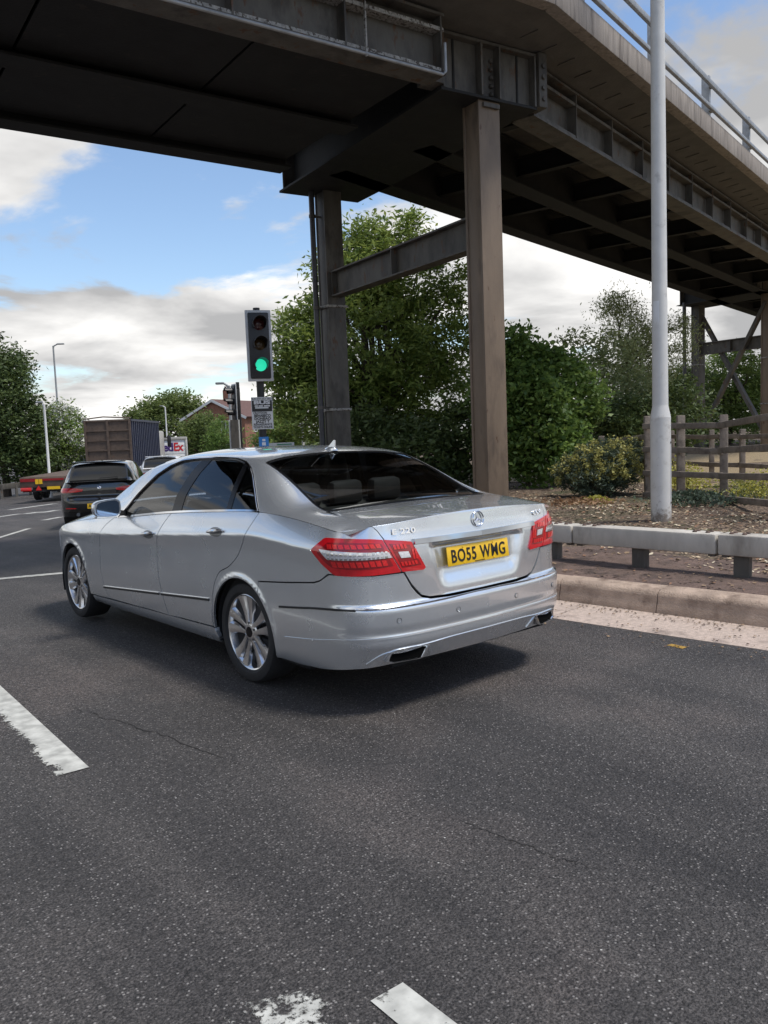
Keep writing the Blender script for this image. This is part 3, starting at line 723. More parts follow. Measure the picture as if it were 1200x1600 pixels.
# small packer under the cap on the near column
m = MB(); m.box(COLN + pv*-.19 + pl_*.02 + Z*(HB - .07), (.30, .10, .06), rot=Matrix((pl_, pv, Z)).transposed()); fly(m, 'packer', M['steel'])
# ---- second pier further along with crossed braces
dR_ = dirv(78.5); nR = Vector((dR_.y, -dR_.x, 0))           # along / towards the camera side
COLF2 = Vector((30.19, 13.9, 0)); COLN2 = COLF2 + (COLN - COLF)*.66
cap_and_columns(COLN2, COLF2, False)
for a, b in ((COLF2 + Z*(HB - .3), COLN2 + Z*.6), (COLN2 + Z*(HB - .3), COLF2 + Z*.6)):
    m = MB(); m.bar(a + pl_*(.12 if a.y > b.y else -.12), b + pl_*(.12 if a.y > b.y else -.12), .20, .14); fly(m, 'brace', M['steel'])
# drain pipes beside the far columns
for c, off, r in ((COLF, pl_*-.36 + pv*.02, .055), (COLF2, pl_*-.85 + pv*.02, .075)):
    m = MB(); m.tube([c + off + Z*.1, c + off + Z*3.3, c + off + Z*(HB + .1)], r, 12); fly(m, 'drain_pipe', M['pipe'])
    for z in (1.0, 2.1, 4.1, 5.9):
        m = MB(); m.lathe([(r + .012, -.03), (r + .012, .03)], 14, 'z', c + off + Z*z); m.bar(c + off + Z*z, c + Z*z, .03, .03); fly(m, 'pipe_clip', M['steel'])
# ---- spans
def span(o, d, n_, L0, L1, near_off, far_off, right):
    """o: point on the bridge line, d along, n_ towards the camera side; girders at near_off / far_off"""
    g = []
    for off in (near_off, (near_off + far_off)/2, far_off):
        a, b = o + d*L0 + n_*off, o + d*L1 + n_*off
        gi = fly(ibeam(a + Z*HB, b + Z*HB, .80, .42, .035, .025), 'girder', M['steel'] if off == near_off else M['shaded_steel']); g.append(gi)
        if off != near_off: continue
        # stiffeners on the outer face of the near girder, closer together near the pier
        x = L0 + .05
        while x < L1:
            p = o + d*x + n_*(off + .11); m = MB(); m.box(p + Z*(HB + .40), (.025, .17, .728), rot=Matrix((d, n_, Z)).transposed()); fly(m, 'girder_stiffener', M['steel'])
            x += 1.55
        # ledge angle under the top flange
        m = MB(); m.bar(o + d*L0 + n_*(off + .10) + Z*(HB + .60), o + d*L1 + n_*(off + .10) + Z*(HB + .60), .17, .05); fly(m, 'ledge_angle', M['steel_pale' if not right else 'galv'] if not right else M['steel'])
        m = MB(); m.bar(a + Z*(HB + .06) + n_*.16, b + Z*(HB + .06) + n_*.16, .05, .06); fly(m, 'edge_angle', M['steel_pale'] if not right else M['steel'])
    # cross frames between the girders
    x = L0 + .8
    while x < L1:
        a, b = o + d*x + n_*(near_off - .02), o + d*x + n_*(far_off + .02)
        fly(ibeam(a + Z*(HB + .22), b + Z*(HB + .22), .38, .18, .02, .015), 'cross_beam', M['shaded_steel']); x += 2.6
    return g
# right span
oR = Vector((7.10, 4.06, 0))
span(oR, dR_, nR, .08, 46, -.21, -4.05, True)
# left span
dL = dirv(96.0); nL = Vector((dL.y, -dL.x, 0)); oL = Vector((5.02, 3.86, 0))
span(oL, -dL, nL, .02, 30, -.18, -4.62, False)
# service pipe slung under the near edge of the left span, with hangers
m = MB(); a = oL - dL*.05 + nL*.06 + Z*(HB - .02); m.tube([a + Z*.42, a + Z*.05, a - dL*.05, a - dL*29], .022, 10); sp_o = fly(m, 'service_pipe', M['galv'])
for x in (1.35, 4.2, 7.1, 10):
    m = MB(); p = oL - dL*x + nL*.06; m.bar(p + Z*(HB - .05), p + Z*(HB + .62), .03, .02); fly(m, 'pipe_hanger', M['steel_pale'])
# trough plates closing the underside of the left span
x = .1
while x < 29:
    m = MB(); c = oL - dL*(x + 1.24) + nL*-2.4; m.box(c + Z*(HB + .14), (2.46, 4.05, .03), rot=Matrix((dL, -nL, Z)).transposed()); fly(m, 'soffit_plate', M['shaded_steel']); x += 2.5
# ---- concrete decks with cantilever edges, meeting over the pier
J = Vector((6.26, 2.92, 0)); WD = 6.15; JF = J + pv*(WD/math.cos(R_(8)))
def deck(o, d, n_, L, nm):
    zb, zt = HB + .92, HB + 1.31
    far = o - n_*WD
    # slab between the edge beams: soffit is deeper over the girders
    prof = [(-.02, zb + .02), (-.92, HB + .84), (-5.2, HB + .84), (-6.13, zb + .02), (-6.13, zt - .12), (-.02, zt - .12)]
    m = MB(); rows = []
    for t in (0, L):
        for k, (off, z) in enumerate(prof):
            p = o + n_*off + d*t
            if t == 0:   # skewed end along the pier line
                q = J + pv*(-off/abs(pv.dot(n_))); p = q
            rows.append(p + Z*z)
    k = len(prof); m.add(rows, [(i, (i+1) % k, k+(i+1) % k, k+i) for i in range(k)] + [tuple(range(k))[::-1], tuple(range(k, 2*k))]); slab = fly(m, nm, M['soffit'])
    for off, s in ((0, 1), (-6.15, -1)):
        x0 = 0
        st_ = J + pv*(-off/abs(pv.dot(n_)))
        while x0 < L:
            x1 = min(L, x0 + 3.0); a, b = st_ + d*(x0 + .006) + n_*(-.12*s), st_ + d*(x1 - .006) + n_*(-.12*s)
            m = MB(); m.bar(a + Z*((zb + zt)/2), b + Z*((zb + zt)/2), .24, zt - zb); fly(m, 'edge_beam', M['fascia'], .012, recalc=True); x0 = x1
    return slab
deck(J, dR_, nR, 46, 'deck_slab'); deck(J, -dL, nL, 30, 'deck_slab')
# ---- parapet railings: posts and two rails on each edge
def railing(st_, d, n_, L, first, s):
    zt = HB + 1.31
    for zr_, hh in ((zt + .13, .07), (zt + .60, .10)):
        m = MB(); m.bar(st_ + d*.3 + Z*zr_ + n_*(.03*s), st_ + d*L + Z*zr_ + n_*(.03*s), .07, hh); fly(m, 'parapet_rail', M['galv'], .012)
    x = first
    while x < L:
        p = st_ + d*x + n_*(-.10*s)
        m = MB(); rot = Matrix((d, n_, Z)).transposed(); m.box(p + Z*(zt + .40), (.10, .16, .80), rot=rot); fly(m, 'parapet_post', M['galv'], .01)
        for zr_ in (.13, .60):
            m = MB(); m.box(p + n_*(.10*s) + Z*(zt + zr_), (.16, .06, .09), rot=rot); fly(m, 'rail_bracket', M['galv'], .004)
        x += 3.05
railing(J, dR_, nR, 45, .95, 1); railing(J, -dL, nL, 29, 1.0, 1)
railing(J + pv*(WD/abs(pv.dot(nR))), dR_, nR, 45, 2.0, -1)
# hanging bits of old formwork and drip rods under the overhang
for x in np.arange(.4, 16, .62):
    p = J + dR_*float(x) + nR*-.78; m = MB(); m.bar(p + Z*(HB + .85), p + nR*.30 + Z*(HB + .875), .016, .012); fly(m, 'drip_rod', M['steel'])
# ---------------------------------------------------------------- steel box-beam safety barrier beside the kerb
barrier = tag(empty('safety_barrier', (3.3, 0, .2)), 'low grey box-beam safety barrier on short posts behind the kerb', 'barrier')
def bpt(y): dx = (float(KX(y+.05)) - float(KX(y-.05)))/.1; k = math.hypot(1, dx); return Vector((float(KX(y)) + 1.0/k - .02*0 + .0, y - dx/k*1.0, float(zroad(KX(y), y)))), Vector((dx/k, 1/k, 0))
def sub(mb, nm, mat, bevel=0, par=None): mb.v = [tuple(Vector(p) - barrier.location) for p in mb.v]; return mb.build(nm, mat, par or barrier, bevel)
yb = .46 - 1.47*6; i = 0
while yb < 6.5:
    a, d1 = bpt(yb + .006); b, d2 = bpt(yb + 1.464); m = MB(); m.bar(a + Vector((0, 0, .463)), b + Vector((0, 0, .463)), .20, .185); sub(m, 'beam', M['barrier'] if 'barrier' in M else M['concrete'], .022)
    # bolt heads by the joint
    for e in (.10, .22, 1.25, 1.36):
        for o in (-.04, .035):
            p, d = bpt(yb + e); n_ = Vector((d.y, -d.x, 0)); q = MB(); q.lathe([(.022, 0), (.018, .012), (.008, .018), (0, .018)], 8, 'z', p + n_*o + Vector((0, 0, .5555))); sub(q, 'bolt', M['dirt'])
    for e in (.06, 1.41):
        p, d = bpt(yb + e); q = MB(); q.bar(p - d*.03 + Vector((0, 0, .362)), p + d*.03 + Vector((0, 0, .362)), .12, .022); sub(q, 'splice_lug', M['steel'])
    yb += 1.47
yb = .74 - .97*8
while yb < 6.3:
    p, d = bpt(yb); n_ = Vector((d.y, -d.x, 0)); m = MB(); q = p + n_*.02 + Vector((0, 0, .27))
    rot = Matrix((d, -n_, Vector((0, 0, 1)))).transposed(); m.box(q, (.10, .008, .22), rot=rot); m.box(q + d*.047, (.008, .11, .22), rot=rot); m.box(q - d*.047, (.008, .11, .22), rot=rot); m.box(q - n_*.055 + Vector((0, 0, 0)), (.13, .010, .22), rot=rot); sub(m, 'post', M['steel']); yb += .97
# ---------------------------------------------------------------- vehicle materials
def paint(name, c, metal=.75, rough=.34, flake=.25):
    m, n, b = new_mat(name)
    b.inputs['Metallic'].default_value = metal; b.inputs['Roughness'].default_value = rough
    b.inputs['Coat Weight'].default_value = 1.0; b.inputs['Coat Roughness'].default_value = .025; b.inputs['Coat IOR'].default_value = 1.7
    tcn = n.nodes.new('ShaderNodeTexCoord')
    v = n.nodes.new('ShaderNodeTexVoronoi'); v.inputs['Scale'].default_value = 900; n.links.new(tcn.outputs['Object'], v.inputs['Vector'])
    mx = n.nodes.new('ShaderNodeMixRGB'); mx.inputs[0].default_value = flake; mx.blend_type = 'OVERLAY'; mx.inputs[1].default_value = rgb(c); n.links.new(v.outputs['Color'], mx.inputs[2])
    hs = n.nodes.new('ShaderNodeHueSaturation'); hs.inputs['Saturation'].default_value = .25; n.links.new(mx.outputs[0], hs.inputs['Color'])
    # a film of road dust in soft patches, thicker low down on the body
    nz_ = n.nodes.new('ShaderNodeTexNoise'); setin(nz_, Scale=3.0, Detail=8, Roughness=.65); n.links.new(tcn.outputs['Object'], nz_.inputs['Vector'])
    r = n.nodes.new('ShaderNodeMapRange'); r.inputs['From Min'].default_value = .35; r.inputs['From Max'].default_value = .75; r.inputs['To Min'].default_value = rough - .02; r.inputs['To Max'].default_value = rough + .05
    n.links.new(nz_.outputs[0], r.inputs['Value']); n.links.new(r.outputs[0], b.inputs['Roughness'])
    if flake: n.links.new(hs.outputs[0], b.inputs['Base Color'])
    else:
        b.inputs['Base Color'].default_value = rgb(c)
    return m
M['silver'] = paint('silver_paint', (.76, .795, .83), .82, .25, 0)
M['silver_bright'] = simple('bright_handle', (.72, .73, .75), .16, .9, .05)
M['chrome'] = simple('chrome', (.82, .83, .85), .08, 1, .04)
M['chrome_dark'] = simple('darkened_chrome', (.50, .53, .57), .06, 1, .03)  # chrome darkened in colour to stand for the bar's dark reflections
M['satin'] = simple('satin_alloy', (.74, .74, .75), .22, 1, .08, 20)
M['alloy_dark'] = simple('alloy_pocket', (.10, .10, .105), .45, .6, .2)
M['rubber'] = simple('tyre_rubber', (.018, .018, .019), .75, 0, .3, 12, .15, 60)
M['handle_cup'] = simple('handle_cup_shade', (.22, .225, .23), .3, .6, .1)
M['black_trim'] = simple('gloss_black_trim', (.006, .006, .007), .18, 0, .1, spec=.22)
M['black_plastic'] = simple('black_plastic', (.015, .015, .016), .6, 0, .2)
M['dark_inside'] = simple('dark_cabin', (.022, .022, .024), .8, 0, .2)
M['seat'] = simple('seat_leather', (.03, .03, .033), .55, 0, .2)
M['glass'] = glass_mat('tinted_glass', (.26, .28, .28)); M['glass_clear'] = glass_mat('screen_glass', (.64, .68, .66))
M['glass_dark'] = glass_mat('privacy_glass', (.12, .13, .14))
M['lamp_red'] = simple('red_lens', (.55, .008, .014), .12, 0, .12, 40, coat=1)
M['lamp_dark'] = simple('dark_red_lens', (.27, .005, .010), .15, 0, .1, 40, coat=1)
M['lamp_bright'] = simple('bright_red_reflector', (.72, .018, .02), .16, .15, .3, 120, coat=1)
M['lamp_clear'] = simple('clear_lens', (.72, .72, .74), .1, .35, .25, 90, coat=1)
M['plate_y'] = simple('yellow_plate', (.83, .50, .012), .35, 0, .04, 8, coat=.3)
M['ink'] = simple('black_lettering', (.006, .006, .007), .4, 0, 0)
M['mouth'] = simple('shade_black_mouth', (.004, .004, .004), 1, 0, 0, spec=.05)  # black plate colour stands in for the shade inside the pipe
M['under'] = simple('underbody', (.010, .010, .011), .9, 0, .2)

def wheel_proto(name, r_t, r_r, width, spokes, parent, style='twin', pale='satin'):
    """wheel with its outer face towards +x; parts: tyre, rim, spokes"""
    w = empty(name, parent=parent)
    h = width/2; sw = r_t - r_r
    t = MB(); prof = [(r_r - .004, h*.80), (r_r + sw*.18, h*.97), (r_r + sw*.5, h*1.0), (r_r + sw*.82, h*.93), (r_t - .006, h*.80), (r_t, h*.66), (r_t + .001, 0), (r_t, -h*.66), (r_t - .006, -h*.8), (r_r + sw*.5, -h), (r_r - .004, -h*.8)]
    t.lathe(prof, 56, 'x'); t.build('tyre', M['rubber'], w)
    b = MB(); b.lathe([(r_r + .003, h*.83), (r_r - .004, h*.86), (r_r - .012, h*.82), (r_r - .02, h*.55), (r_r - .035, -h*.2), (r_r - .03, -h*.8)], 56, 'x')
    rim = b.build('rim', M[pale], w)
    d = MB(); d.lathe([(r_r - .03, h*.02), (.05, h*.02)], 40, 'x'); d.lathe([(r_r*.66, h*.16), (r_r*.66, h*.08)], 40, 'x'); d.lathe([(r_r*.66, h*.16), (.04, h*.16)], 40, 'x')
    d.build('brake_disc', M['alloy_dark'], w)
    for k in range(spokes):
        a0 = 2*math.pi*k/spokes + math.pi/2
        s = MB()
        for sg in ((-1, 1) if style == 'twin' else (0,)):
            # each arm: a curved tapered bar of 5 stations with a raised back
            st = []
            for j in range(6):
                u = j/5; r = .052 + (r_r - .052 - .008)*u
                ang = a0 + sg*(.021 + .020*u + .014*u*u)/r if style == 'twin' else a0
                wd = (.017 + .018*u + .010*u*u*u) if style == 'twin' else .030 + .02*u
                xo = h*(.74 - .10*u*(1-u)*2.2 + .08*u)
                c = Vector((0, math.cos(ang)*r, math.sin(ang)*r)); tn = Vector((0, -math.sin(ang), math.cos(ang)))
                st.append([c + tn*wd + Vector((xo - .020, 0, 0)), c + tn*wd*.72 + Vector((xo, 0, 0)), c + tn*0 + Vector((xo + .003, 0, 0)), c - tn*wd*.72 + Vector((xo, 0, 0)), c - tn*wd + Vector((xo - .020, 0, 0)), c - tn*wd*.8 + Vector((xo - .05, 0, 0)), c + tn*wd*.8 + Vector((xo - .05, 0, 0))])
            v = [p for q in st for p in q]; f = []
            for j in range(5):
                for i in range(7): f.append((j*7+i, j*7+(i+1) % 7, (j+1)*7+(i+1) % 7, (j+1)*7+i))
            s.add(v, f, True)
        s.build('spoke', M[pale], w, angle=28)
    hb = MB(); hb.lathe([(.075, h*.45), (.074, h*.66), (.060, h*.74), (.044, h*.77), (.0, h*.775)], 28, 'x')
    hub = hb.build('hub', M[pale], w)
    cp_ = MB(); cp_.lathe([(.034, h*.775), (.033, h*.80), (0, h*.805)], 24, 'x'); cp_.build('centre_cap', M['black_trim'], hub)
    bl = MB()
    for k in range(5):
        a = 2*math.pi*k/5 + .3
        bl.lathe([(.009, h*.7), (.009, h*.765), (0, h*.765)], 10, 'x', (0, math.cos(a)*.056, math.sin(a)*.056))
    bl.build('wheel_bolts', M['alloy_dark'], hub)
    return w

def arc(yc, zc, r, a0, a1, n=16):
    return [(yc + r*math.cos(a0 + (a1-a0)*i/n), zc + r*math.sin(a0 + (a1-a0)*i/n)) for i in range(n+1)]
def ribbon(S, pts, half, lift, fn, mirror, cap=.5):
    """raised moulding along a path in a parameter plane"""
    P = np.array(pts, float); b = MB()
    V = fn(P[:, 0], P[:, 1]); h = 1e-3
    N = np.cross(fn(P[:, 0]+h, P[:, 1]) - fn(P[:, 0]-h, P[:, 1]), fn(P[:, 0], P[:, 1]+h) - fn(P[:, 0], P[:, 1]-h)); N /= np.linalg.norm(N, axis=1)[:, None]
    ctr = np.array([0, np.clip(V[:, 1].mean(), -.4, 2.8), .55]); N *= np.sign(np.sum(N*(V-ctr), 1))[:, None]
    T = np.gradient(V, axis=0); T /= np.linalg.norm(T, axis=1)[:, None]; W = np.cross(N, T)
    if mirror: V, N, W = V*[-1, 1, 1], N*[-1, 1, 1], W*[-1, 1, 1]
    rows = []
    for i in range(len(V)):
        rows += [V[i] + W[i]*half - N[i]*.006, V[i] + W[i]*half*.8 + N[i]*lift, V[i] - W[i]*half*.8 + N[i]*lift, V[i] - W[i]*half - N[i]*.006]
    f = [(i*4+k, i*4+(k+1) % 4, (i+1)*4+(k+1) % 4, (i+1)*4+k) for i in range(len(V)-1) for k in range(4)] + [(0, 1, 2, 3), tuple((len(V)-1)*4+k for k in range(4))[::-1]]
    return b.add(rows, f, True)
def dense(pts, n=10): return [tuple(p) for p in catmull(pts, n)]
def lin(pts, n=8):
    o = []
    for p, q in zip(pts[:-1], pts[1:]):
        for k in range(n): o.append((p[0] + (q[0]-p[0])*k/n, p[1] + (q[1]-p[1])*k/n))
    return o + [pts[-1]]

def star_emblem(r, mat, parent, name='star_emblem'):
    b = MB(); n = 40; prof = [(r, 0), (r*1.0, .006), (r*.94, .009), (r*.88, .006), (r*.88, 0)]; b.lathe(prof, n, 'z')
    for k in range(3):
        a = math.pi/2 + 2*math.pi*k/3; d = Vector((math.cos(a), math.sin(a), 0)); t = Vector((-d.y, d.x, 0)); w0 = r*.17
        b.add([d*r*.92 + Vector((0, 0, .003)), t*w0*.9 - d*w0*.5 + Vector((0, 0, .001)), Vector((0, 0, .008)), -t*w0*.9 - d*w0*.5 + Vector((0, 0, .001))], [(0, 1, 2), (0, 2, 3)])
    return b.build(name, mat, parent)

def build_saloon():
    S = saloon_surface(); root = empty('saloon_car')
    tag(root, 'silver four-door saloon car filling the near lane, yellow rear plate BO55 WMG', 'car')
    SY = S.sy; fB = S.B; fT = S.T
    def sp(pts): return [(float(SY(y)), z) for y, z in pts]
    sh = lambda y: float(S.shoulder(y))
    RA, HC = .352, .322
    # shut lines in (y, z)
    dF = [(1.99, sh(1.99)), (2.13, .87), (2.195, .78), (2.217, .62), (2.215, .46), (2.17, .34), (2.12, .272)]
    dB = [(.99, sh(.99)), (1.07, .93), (1.125, .82), (1.14, .70), (1.132, .58), (1.09, .42), (1.045, .285)]
    dR = [(-.19, sh(-.19)), (-.155, 1.03), (-.11, .962), (-.06, .89), (.012, .807), (.12, .735), (.233, .692), (.295, .63), (.335, .55), (.365, .43), (.376, .305)]
    belt = lambda y0, y1, n=14: [(y0 + (y1-y0)*i/n, sh(y0 + (y1-y0)*i/n)) for i in range(n+1)]
    low_ = lambda y: .305 + (.265 - .305)*(y - .34)/2.0
    sides = ((False, 'right'), (True, 'left'))
    for mir, sd in sides:
        # ---- doors
        fd = dense(dF, 6); bd = dense(dB, 6); rd = dense(dR, 4)
        poly = sp(belt(1.99, .99)[:-1] + bd + [(1.3, low_(1.3)), (1.7, low_(1.7))] + fd[::-1][:-1])
        door = panel_obj('front_door', [panel(poly, fB, (.05, .018), .0035, .02, mirror=mir)], M['silver'], root)
        poly = sp(belt(.99, -.19)[:-1] + rd + [(.6, low_(.6)), (.85, low_(.85))] + bd[::-1][:-1])
        rdoor = panel_obj('rear_door', [panel(poly, fB, (.05, .018), .0035, .02, mirror=mir)], M['silver'], root)
        # handles: pull bar over a flat cup patch, the recess shade painted in its colour
        for dr, yc, zc in ((door, 1.265, .868), (rdoor, .265, .952)):
            P = fB(np.array([SY(yc)]), np.array([zc]))[0]; sx_ = -1 if mir else 1
            b = MB(); pts = []; rad = []
            for i in range(9):
                u = i/8 - .5; pts.append((sx_*(P[0] + .026 - .05*u*u*1.4), yc + u*.20, zc + u*(-.026) + .004)); rad.append(.0125*(1 - .5*abs(2*u)**4))
            b.tube(pts, rad, 10)
            hd = b.build('handle', M['silver_bright'], dr)
            cp_ = panel([(float(SY(yc + .085*math.cos(a))), zc - .004 + .030*math.sin(a)) for a in np.linspace(0, 2*math.pi, 22)[:-1]], fB, (.02, .02), 0, .0, .0012, mirror=mir)
            panel_obj('handle_cup', [cp_], M['handle_cup'], dr)
        # rub strip on the doors
        r0 = lambda y: .487 + (.352 - .487)*(y - .40)/(2.33 - .40)
        for dr, ya, yb in ((door, 1.15, 2.20), (rdoor, .40, 1.115)):
            ribbon(S, sp([(ya + (yb-ya)*i/12, r0(ya + (yb-ya)*i/12)) for i in range(13)]), .010, .006, fB, mir).build('rub_strip', M['black_plastic'], dr)
            ribbon(S, sp([(ya + (yb-ya)*i/12, r0(ya + (yb-ya)*i/12) + .009) for i in range(13)]), .0028, .009, fB, mir).build('chrome_line', M['chrome'], dr)
        # ---- front wing
        ar = arc(2.874, HC, RA, math.pi*1.06, math.pi*.18, 18)
        poly = sp([(2.12, .272)] + fd[::-1][1:] + belt(1.99, 3.28, 14)[1:] + [(3.30, .60)] + [(3.19, .565)] + ar[::-1][1:] + [(2.5, .25)] + [(2.3, .255)])
        poly = sp(fd + [(2.36, .262), (2.52, .262)] + [p for p in ar if p[1] > .265 or p[0] < 2.7] + [(3.235, .58), (3.30, .60)] + belt(1.99, 3.28, 14)[::-1][:-1])
        panel_obj('front_wing', [panel(poly, fB, (.04, .03), .0025, .02, mirror=mir)], M['silver'], root)
        # ---- sill
        b0 = [(.345, .30), (.33, .25), (.34, .20)]
        poly = sp([(.36, .300), (1.3, low_(1.3) - .003), (2.36, .258), (2.50, .255), (2.50, .195), (.36, .192), (.335, .24)])
        panel_obj('sill', [panel(poly, fB, (.06, .02), .002, .03, mirror=mir)], M['silver'], root)
        # ---- shell behind the rear door with the rear quarter, pillars and roof of this side
        arq = arc(0, HC, RA, math.pi*-.02, math.pi*.71, 22)          # front foot of the rear arch over the top to the bumper split
        btop = [(-.22, .680), (-.5, .705), (-.775, .733), (-.83, .748), (-.885, .79)]
        qs = [p for p in rd] + [(.352, .302)] + arq[1:]
        rear_edge = [(1.060, .79), (.95, .79), (.80, .785), (.62, .785), (.60, .79), (.66, .88), (.712, .973)]
        lipz = lambda s: float(S.Txy(*S.B(np.array(s), np.array(1.05))[:2])[2])
        tops = [(s, lipz(s)) for s in np.linspace(.785, .98, 6)]
        top2 = [(float(SY(y)), sh(y)) for y in np.linspace(-.98, -.19, 18)]
        poly = sp(qs) + sp(btop[:-1]) + [(1.085, .79)] + rear_edge[1:] + [(.75, 1.02)] + tops + top2[1:-1]
        patches = [panel(poly, fB, (.035, .018), .002, .018, mirror=mir)]
        yq = float(S.B(np.array(tops[0][0]), np.array(1.05))[1])
        pc = [(-1.03, 0), (-.85, 0), (-.6, 0), (-.4, 0), (-.19, 0), (-.165, .06), (-.02, .42), (.10, .70), (.19, .86), (.28, .945), (.40, .99), (.40, 1.17), (.10, 1.17), (-.61, 1.17), (-.63, 1.10), (-.85, 1.06), (-1.085, 1.04), (-1.08, .6), (-1.06, .25)]
        pb = [(.10, 1.17), (.40, 1.17), (.40, .99), (.9, 1.0), (1.15, .985), (1.3, .93), (1.465, .80), (1.65, .50), (1.80, .2), (1.90, .03), (1.95, 0), (2.36, 0), (2.40, 1.12), (1.9, 1.12), (1.48, 1.12), (1.58, 1.4), (1.64, 2), (.15, 2), (.13, 1.5)]
        patches += [panel(pc, fT, (.035, .06), 0, 0, mirror=mir), panel(pb, fT, (.05, .06), 0, 0, mirror=mir)]
        panel_obj('body_side', patches, M['silver'], root)
        # ---- glazing
        gF = [(.99, .03), (.99, .3), (.93, .7), (.86, .985), (1.13, .96), (1.28, .905), (1.44, .78), (1.62, .50), (1.77, .2), (1.87, .035)]
        gR = [(.86, .03), (.22, .03), (.255, .5), (.29, .90), (.36, .955), (.74, .985), (.80, .7), (.86, .3)]
        gQ = [(.17, .03), (-.135, .05), (-.01, .40), (.11, .68), (.19, .82), (.245, .88), (.21, .5)]
        dl = [(-.165, .02), (-.02, .42), (.10, .70), (.19, .86), (.28, .945), (.40, .99), (.9, 1.0), (1.15, .985), (1.3, .93), (1.465, .80), (1.65, .50), (1.80, .2), (1.90, .02)]
        for nm, g, mt in (('front_side_window', gF, 'glass'), ('rear_side_window', gR, 'glass'), ('quarter_window', gQ, 'glass')):
            panel_obj(nm, [panel(g, fT, (.06, .12), 0, .004, -.006, mirror=mir)], M[mt], root)
        pil = [(.995, .03), (.995, .3), (.935, .7), (.865, .99), (.73, .99), (.795, .7), (.855, .3), (.855, .03)]
        div = [(.225, .03), (.26, .5), (.295, .93), (.24, .90), (.205, .5), (.165, .03)]
        panel_obj('door_pillar', [panel(pil, fT, (.05, .1), 0, .02, -.003, mirror=mir)], M['black_trim'], root); panel_obj('window_divider', [panel(div, fT, (.05, .1), 0, .02, -.003, mirror=mir)], M['black_trim'], root)
        ribbon(S, lin(dl, 4), .013, .0, fT, mir).build('window_seal', M['black_trim'], root)
        ribbon(S, lin(dl, 4), .0065, .011, fT, mir).build('window_chrome', M['chrome'], root)
        ribbon(S, [(y, .012) for y in np.linspace(-.17, 1.92, 30)], .009, .006, fT, mir).build('belt_chrome', M['chrome'], root)
        # ---- mirror
        sg = -1 if mir else 1; mb = empty('door_mirror', (sg*.93, 1.80, 1.0), 0, root)
        b = MB(); prof = []
        rows = []
        for i, (yo, sc) in enumerate(((-.055, .97), (-.045, 1.0), (0, .98), (.045, .85), (.08, .6), (.10, .25))):
            for k in range(16):
                a = 2*math.pi*k/16; cxx = math.copysign(abs(math.cos(a))**.55, math.cos(a)); czz = math.copysign(abs(math.sin(a))**.55, math.sin(a))
                rows.append((sg*(.085 + .115*cxx*sc), yo + .03*cxx*(-.5), .045 + .068*czz*sc*(1 - .12*cxx)))
        f = [(j*16+k, j*16+(k+1) % 16, (j+1)*16+(k+1) % 16, (j+1)*16+k) for j in range(5) for k in range(16)] + [tuple(range(80, 96))]
        b.add(rows, f, True); b.build('mirror_shell', M['silver'], mb)
        b = MB(); b.add([(x*1, y + .003, z) for x, y, z in rows[:16]], [tuple(range(16))]); b.build('mirror_bezel', M['silver'], mb)
        g_ = MB(); c0 = Vector((sg*.085, -.052, .045)); g_.add([c0 + (Vector(rows[k]) - c0)*.86 + Vector((0, -.008, 0)) for k in range(16)], [tuple(range(16))]); g_.build('mirror_glass', M['chrome'], mb)
        b = MB(); b.bar((sg*-.09, .03, -.01), (sg*.02, .02, .01), .05, .035); b.build('mirror_arm', M['black_plastic'], mb)
        # ---- wheels
        for yw in (0, 2.874):
            w = wheel_proto('wheel', .322, .243, .235, 5, root); w.location = (sg*.777, yw, HC)
            if mir: w.rotation_euler = (0, 0, math.pi)
            w.rotation_euler[0] = .35 if yw else 0.1
            l = MB(); l.lathe([(.362, -.30), (.362, .105)], 40, 'x'); l.lathe([(.362, -.30), (.05, -.30)], 40, 'x')
            # keep the upper part only
            keep = [q for q in l.f if min(l.v[i][2] for i in q) > -.12]; l.f = keep; l.sm = [True]*len(keep)
            lo = l.build('arch_liner', M['under'], root, loc=(sg*.777, yw, HC), recalc=False)
            if mir: lo.scale[0] = -1
    # ---- roof glass, windscreen, bonnet
    def both(poly, fn, cell, gap, depth, off=0): return [panel(poly, fn, cell, gap, depth, off, m) for m in (False, True)]
    rw = [(-.605, 1.17), (.10, 1.17), (.13, 1.5), (.15, 2), (-.635, 2), (-.625, 1.5)]
    panel_obj('rear_window', both(rw, fT, (.04, .06), 0, 0, -.004), M['glass_clear'], root)
    for m in (False, True):
        ribbon(S, lin([(-.635, 2), (-.625, 1.5), (-.605, 1.17), (.10, 1.17), (.13, 1.5), (.15, 2)], 8), .011, .0015, fT, m).build('window_seal', M['black_trim'], root)
    ws = [(2.40, 1.12), (1.9, 1.12), (1.48, 1.12), (1.58, 1.4), (1.64, 2), (2.50, 2), (2.46, 1.5)]
    panel_obj('windscreen', both(ws, fT, (.04, .06), 0, 0, -.004), M['glass_clear'], root)
    bn = [(2.42, .02), (3.28, .02), (3.42, .5), (3.52, 1.2), (3.56, 2), (2.54, 2), (2.48, 1.5)]
    panel_obj('bonnet', both(bn, fT, (.05, .06), .002, .015), M['silver'], root)
    # ---- front bumper and headlights (turned away from the camera)
    fb = [(p[0], p[1]) for p in [(float(SY(3.31)), .60), (float(SY(3.235)), .575)]] + sp(arc(2.874, HC, RA, math.pi*.21, 0, 8)) + [(float(SY(3.22)), .24), (S.L - .5, .20), (S.L, .19), (S.L, .56), (S.L - .5, .58)]
    panel_obj('front_bumper', both(fb, fB, (.05, .04), .002, .02), M['silver'], root)
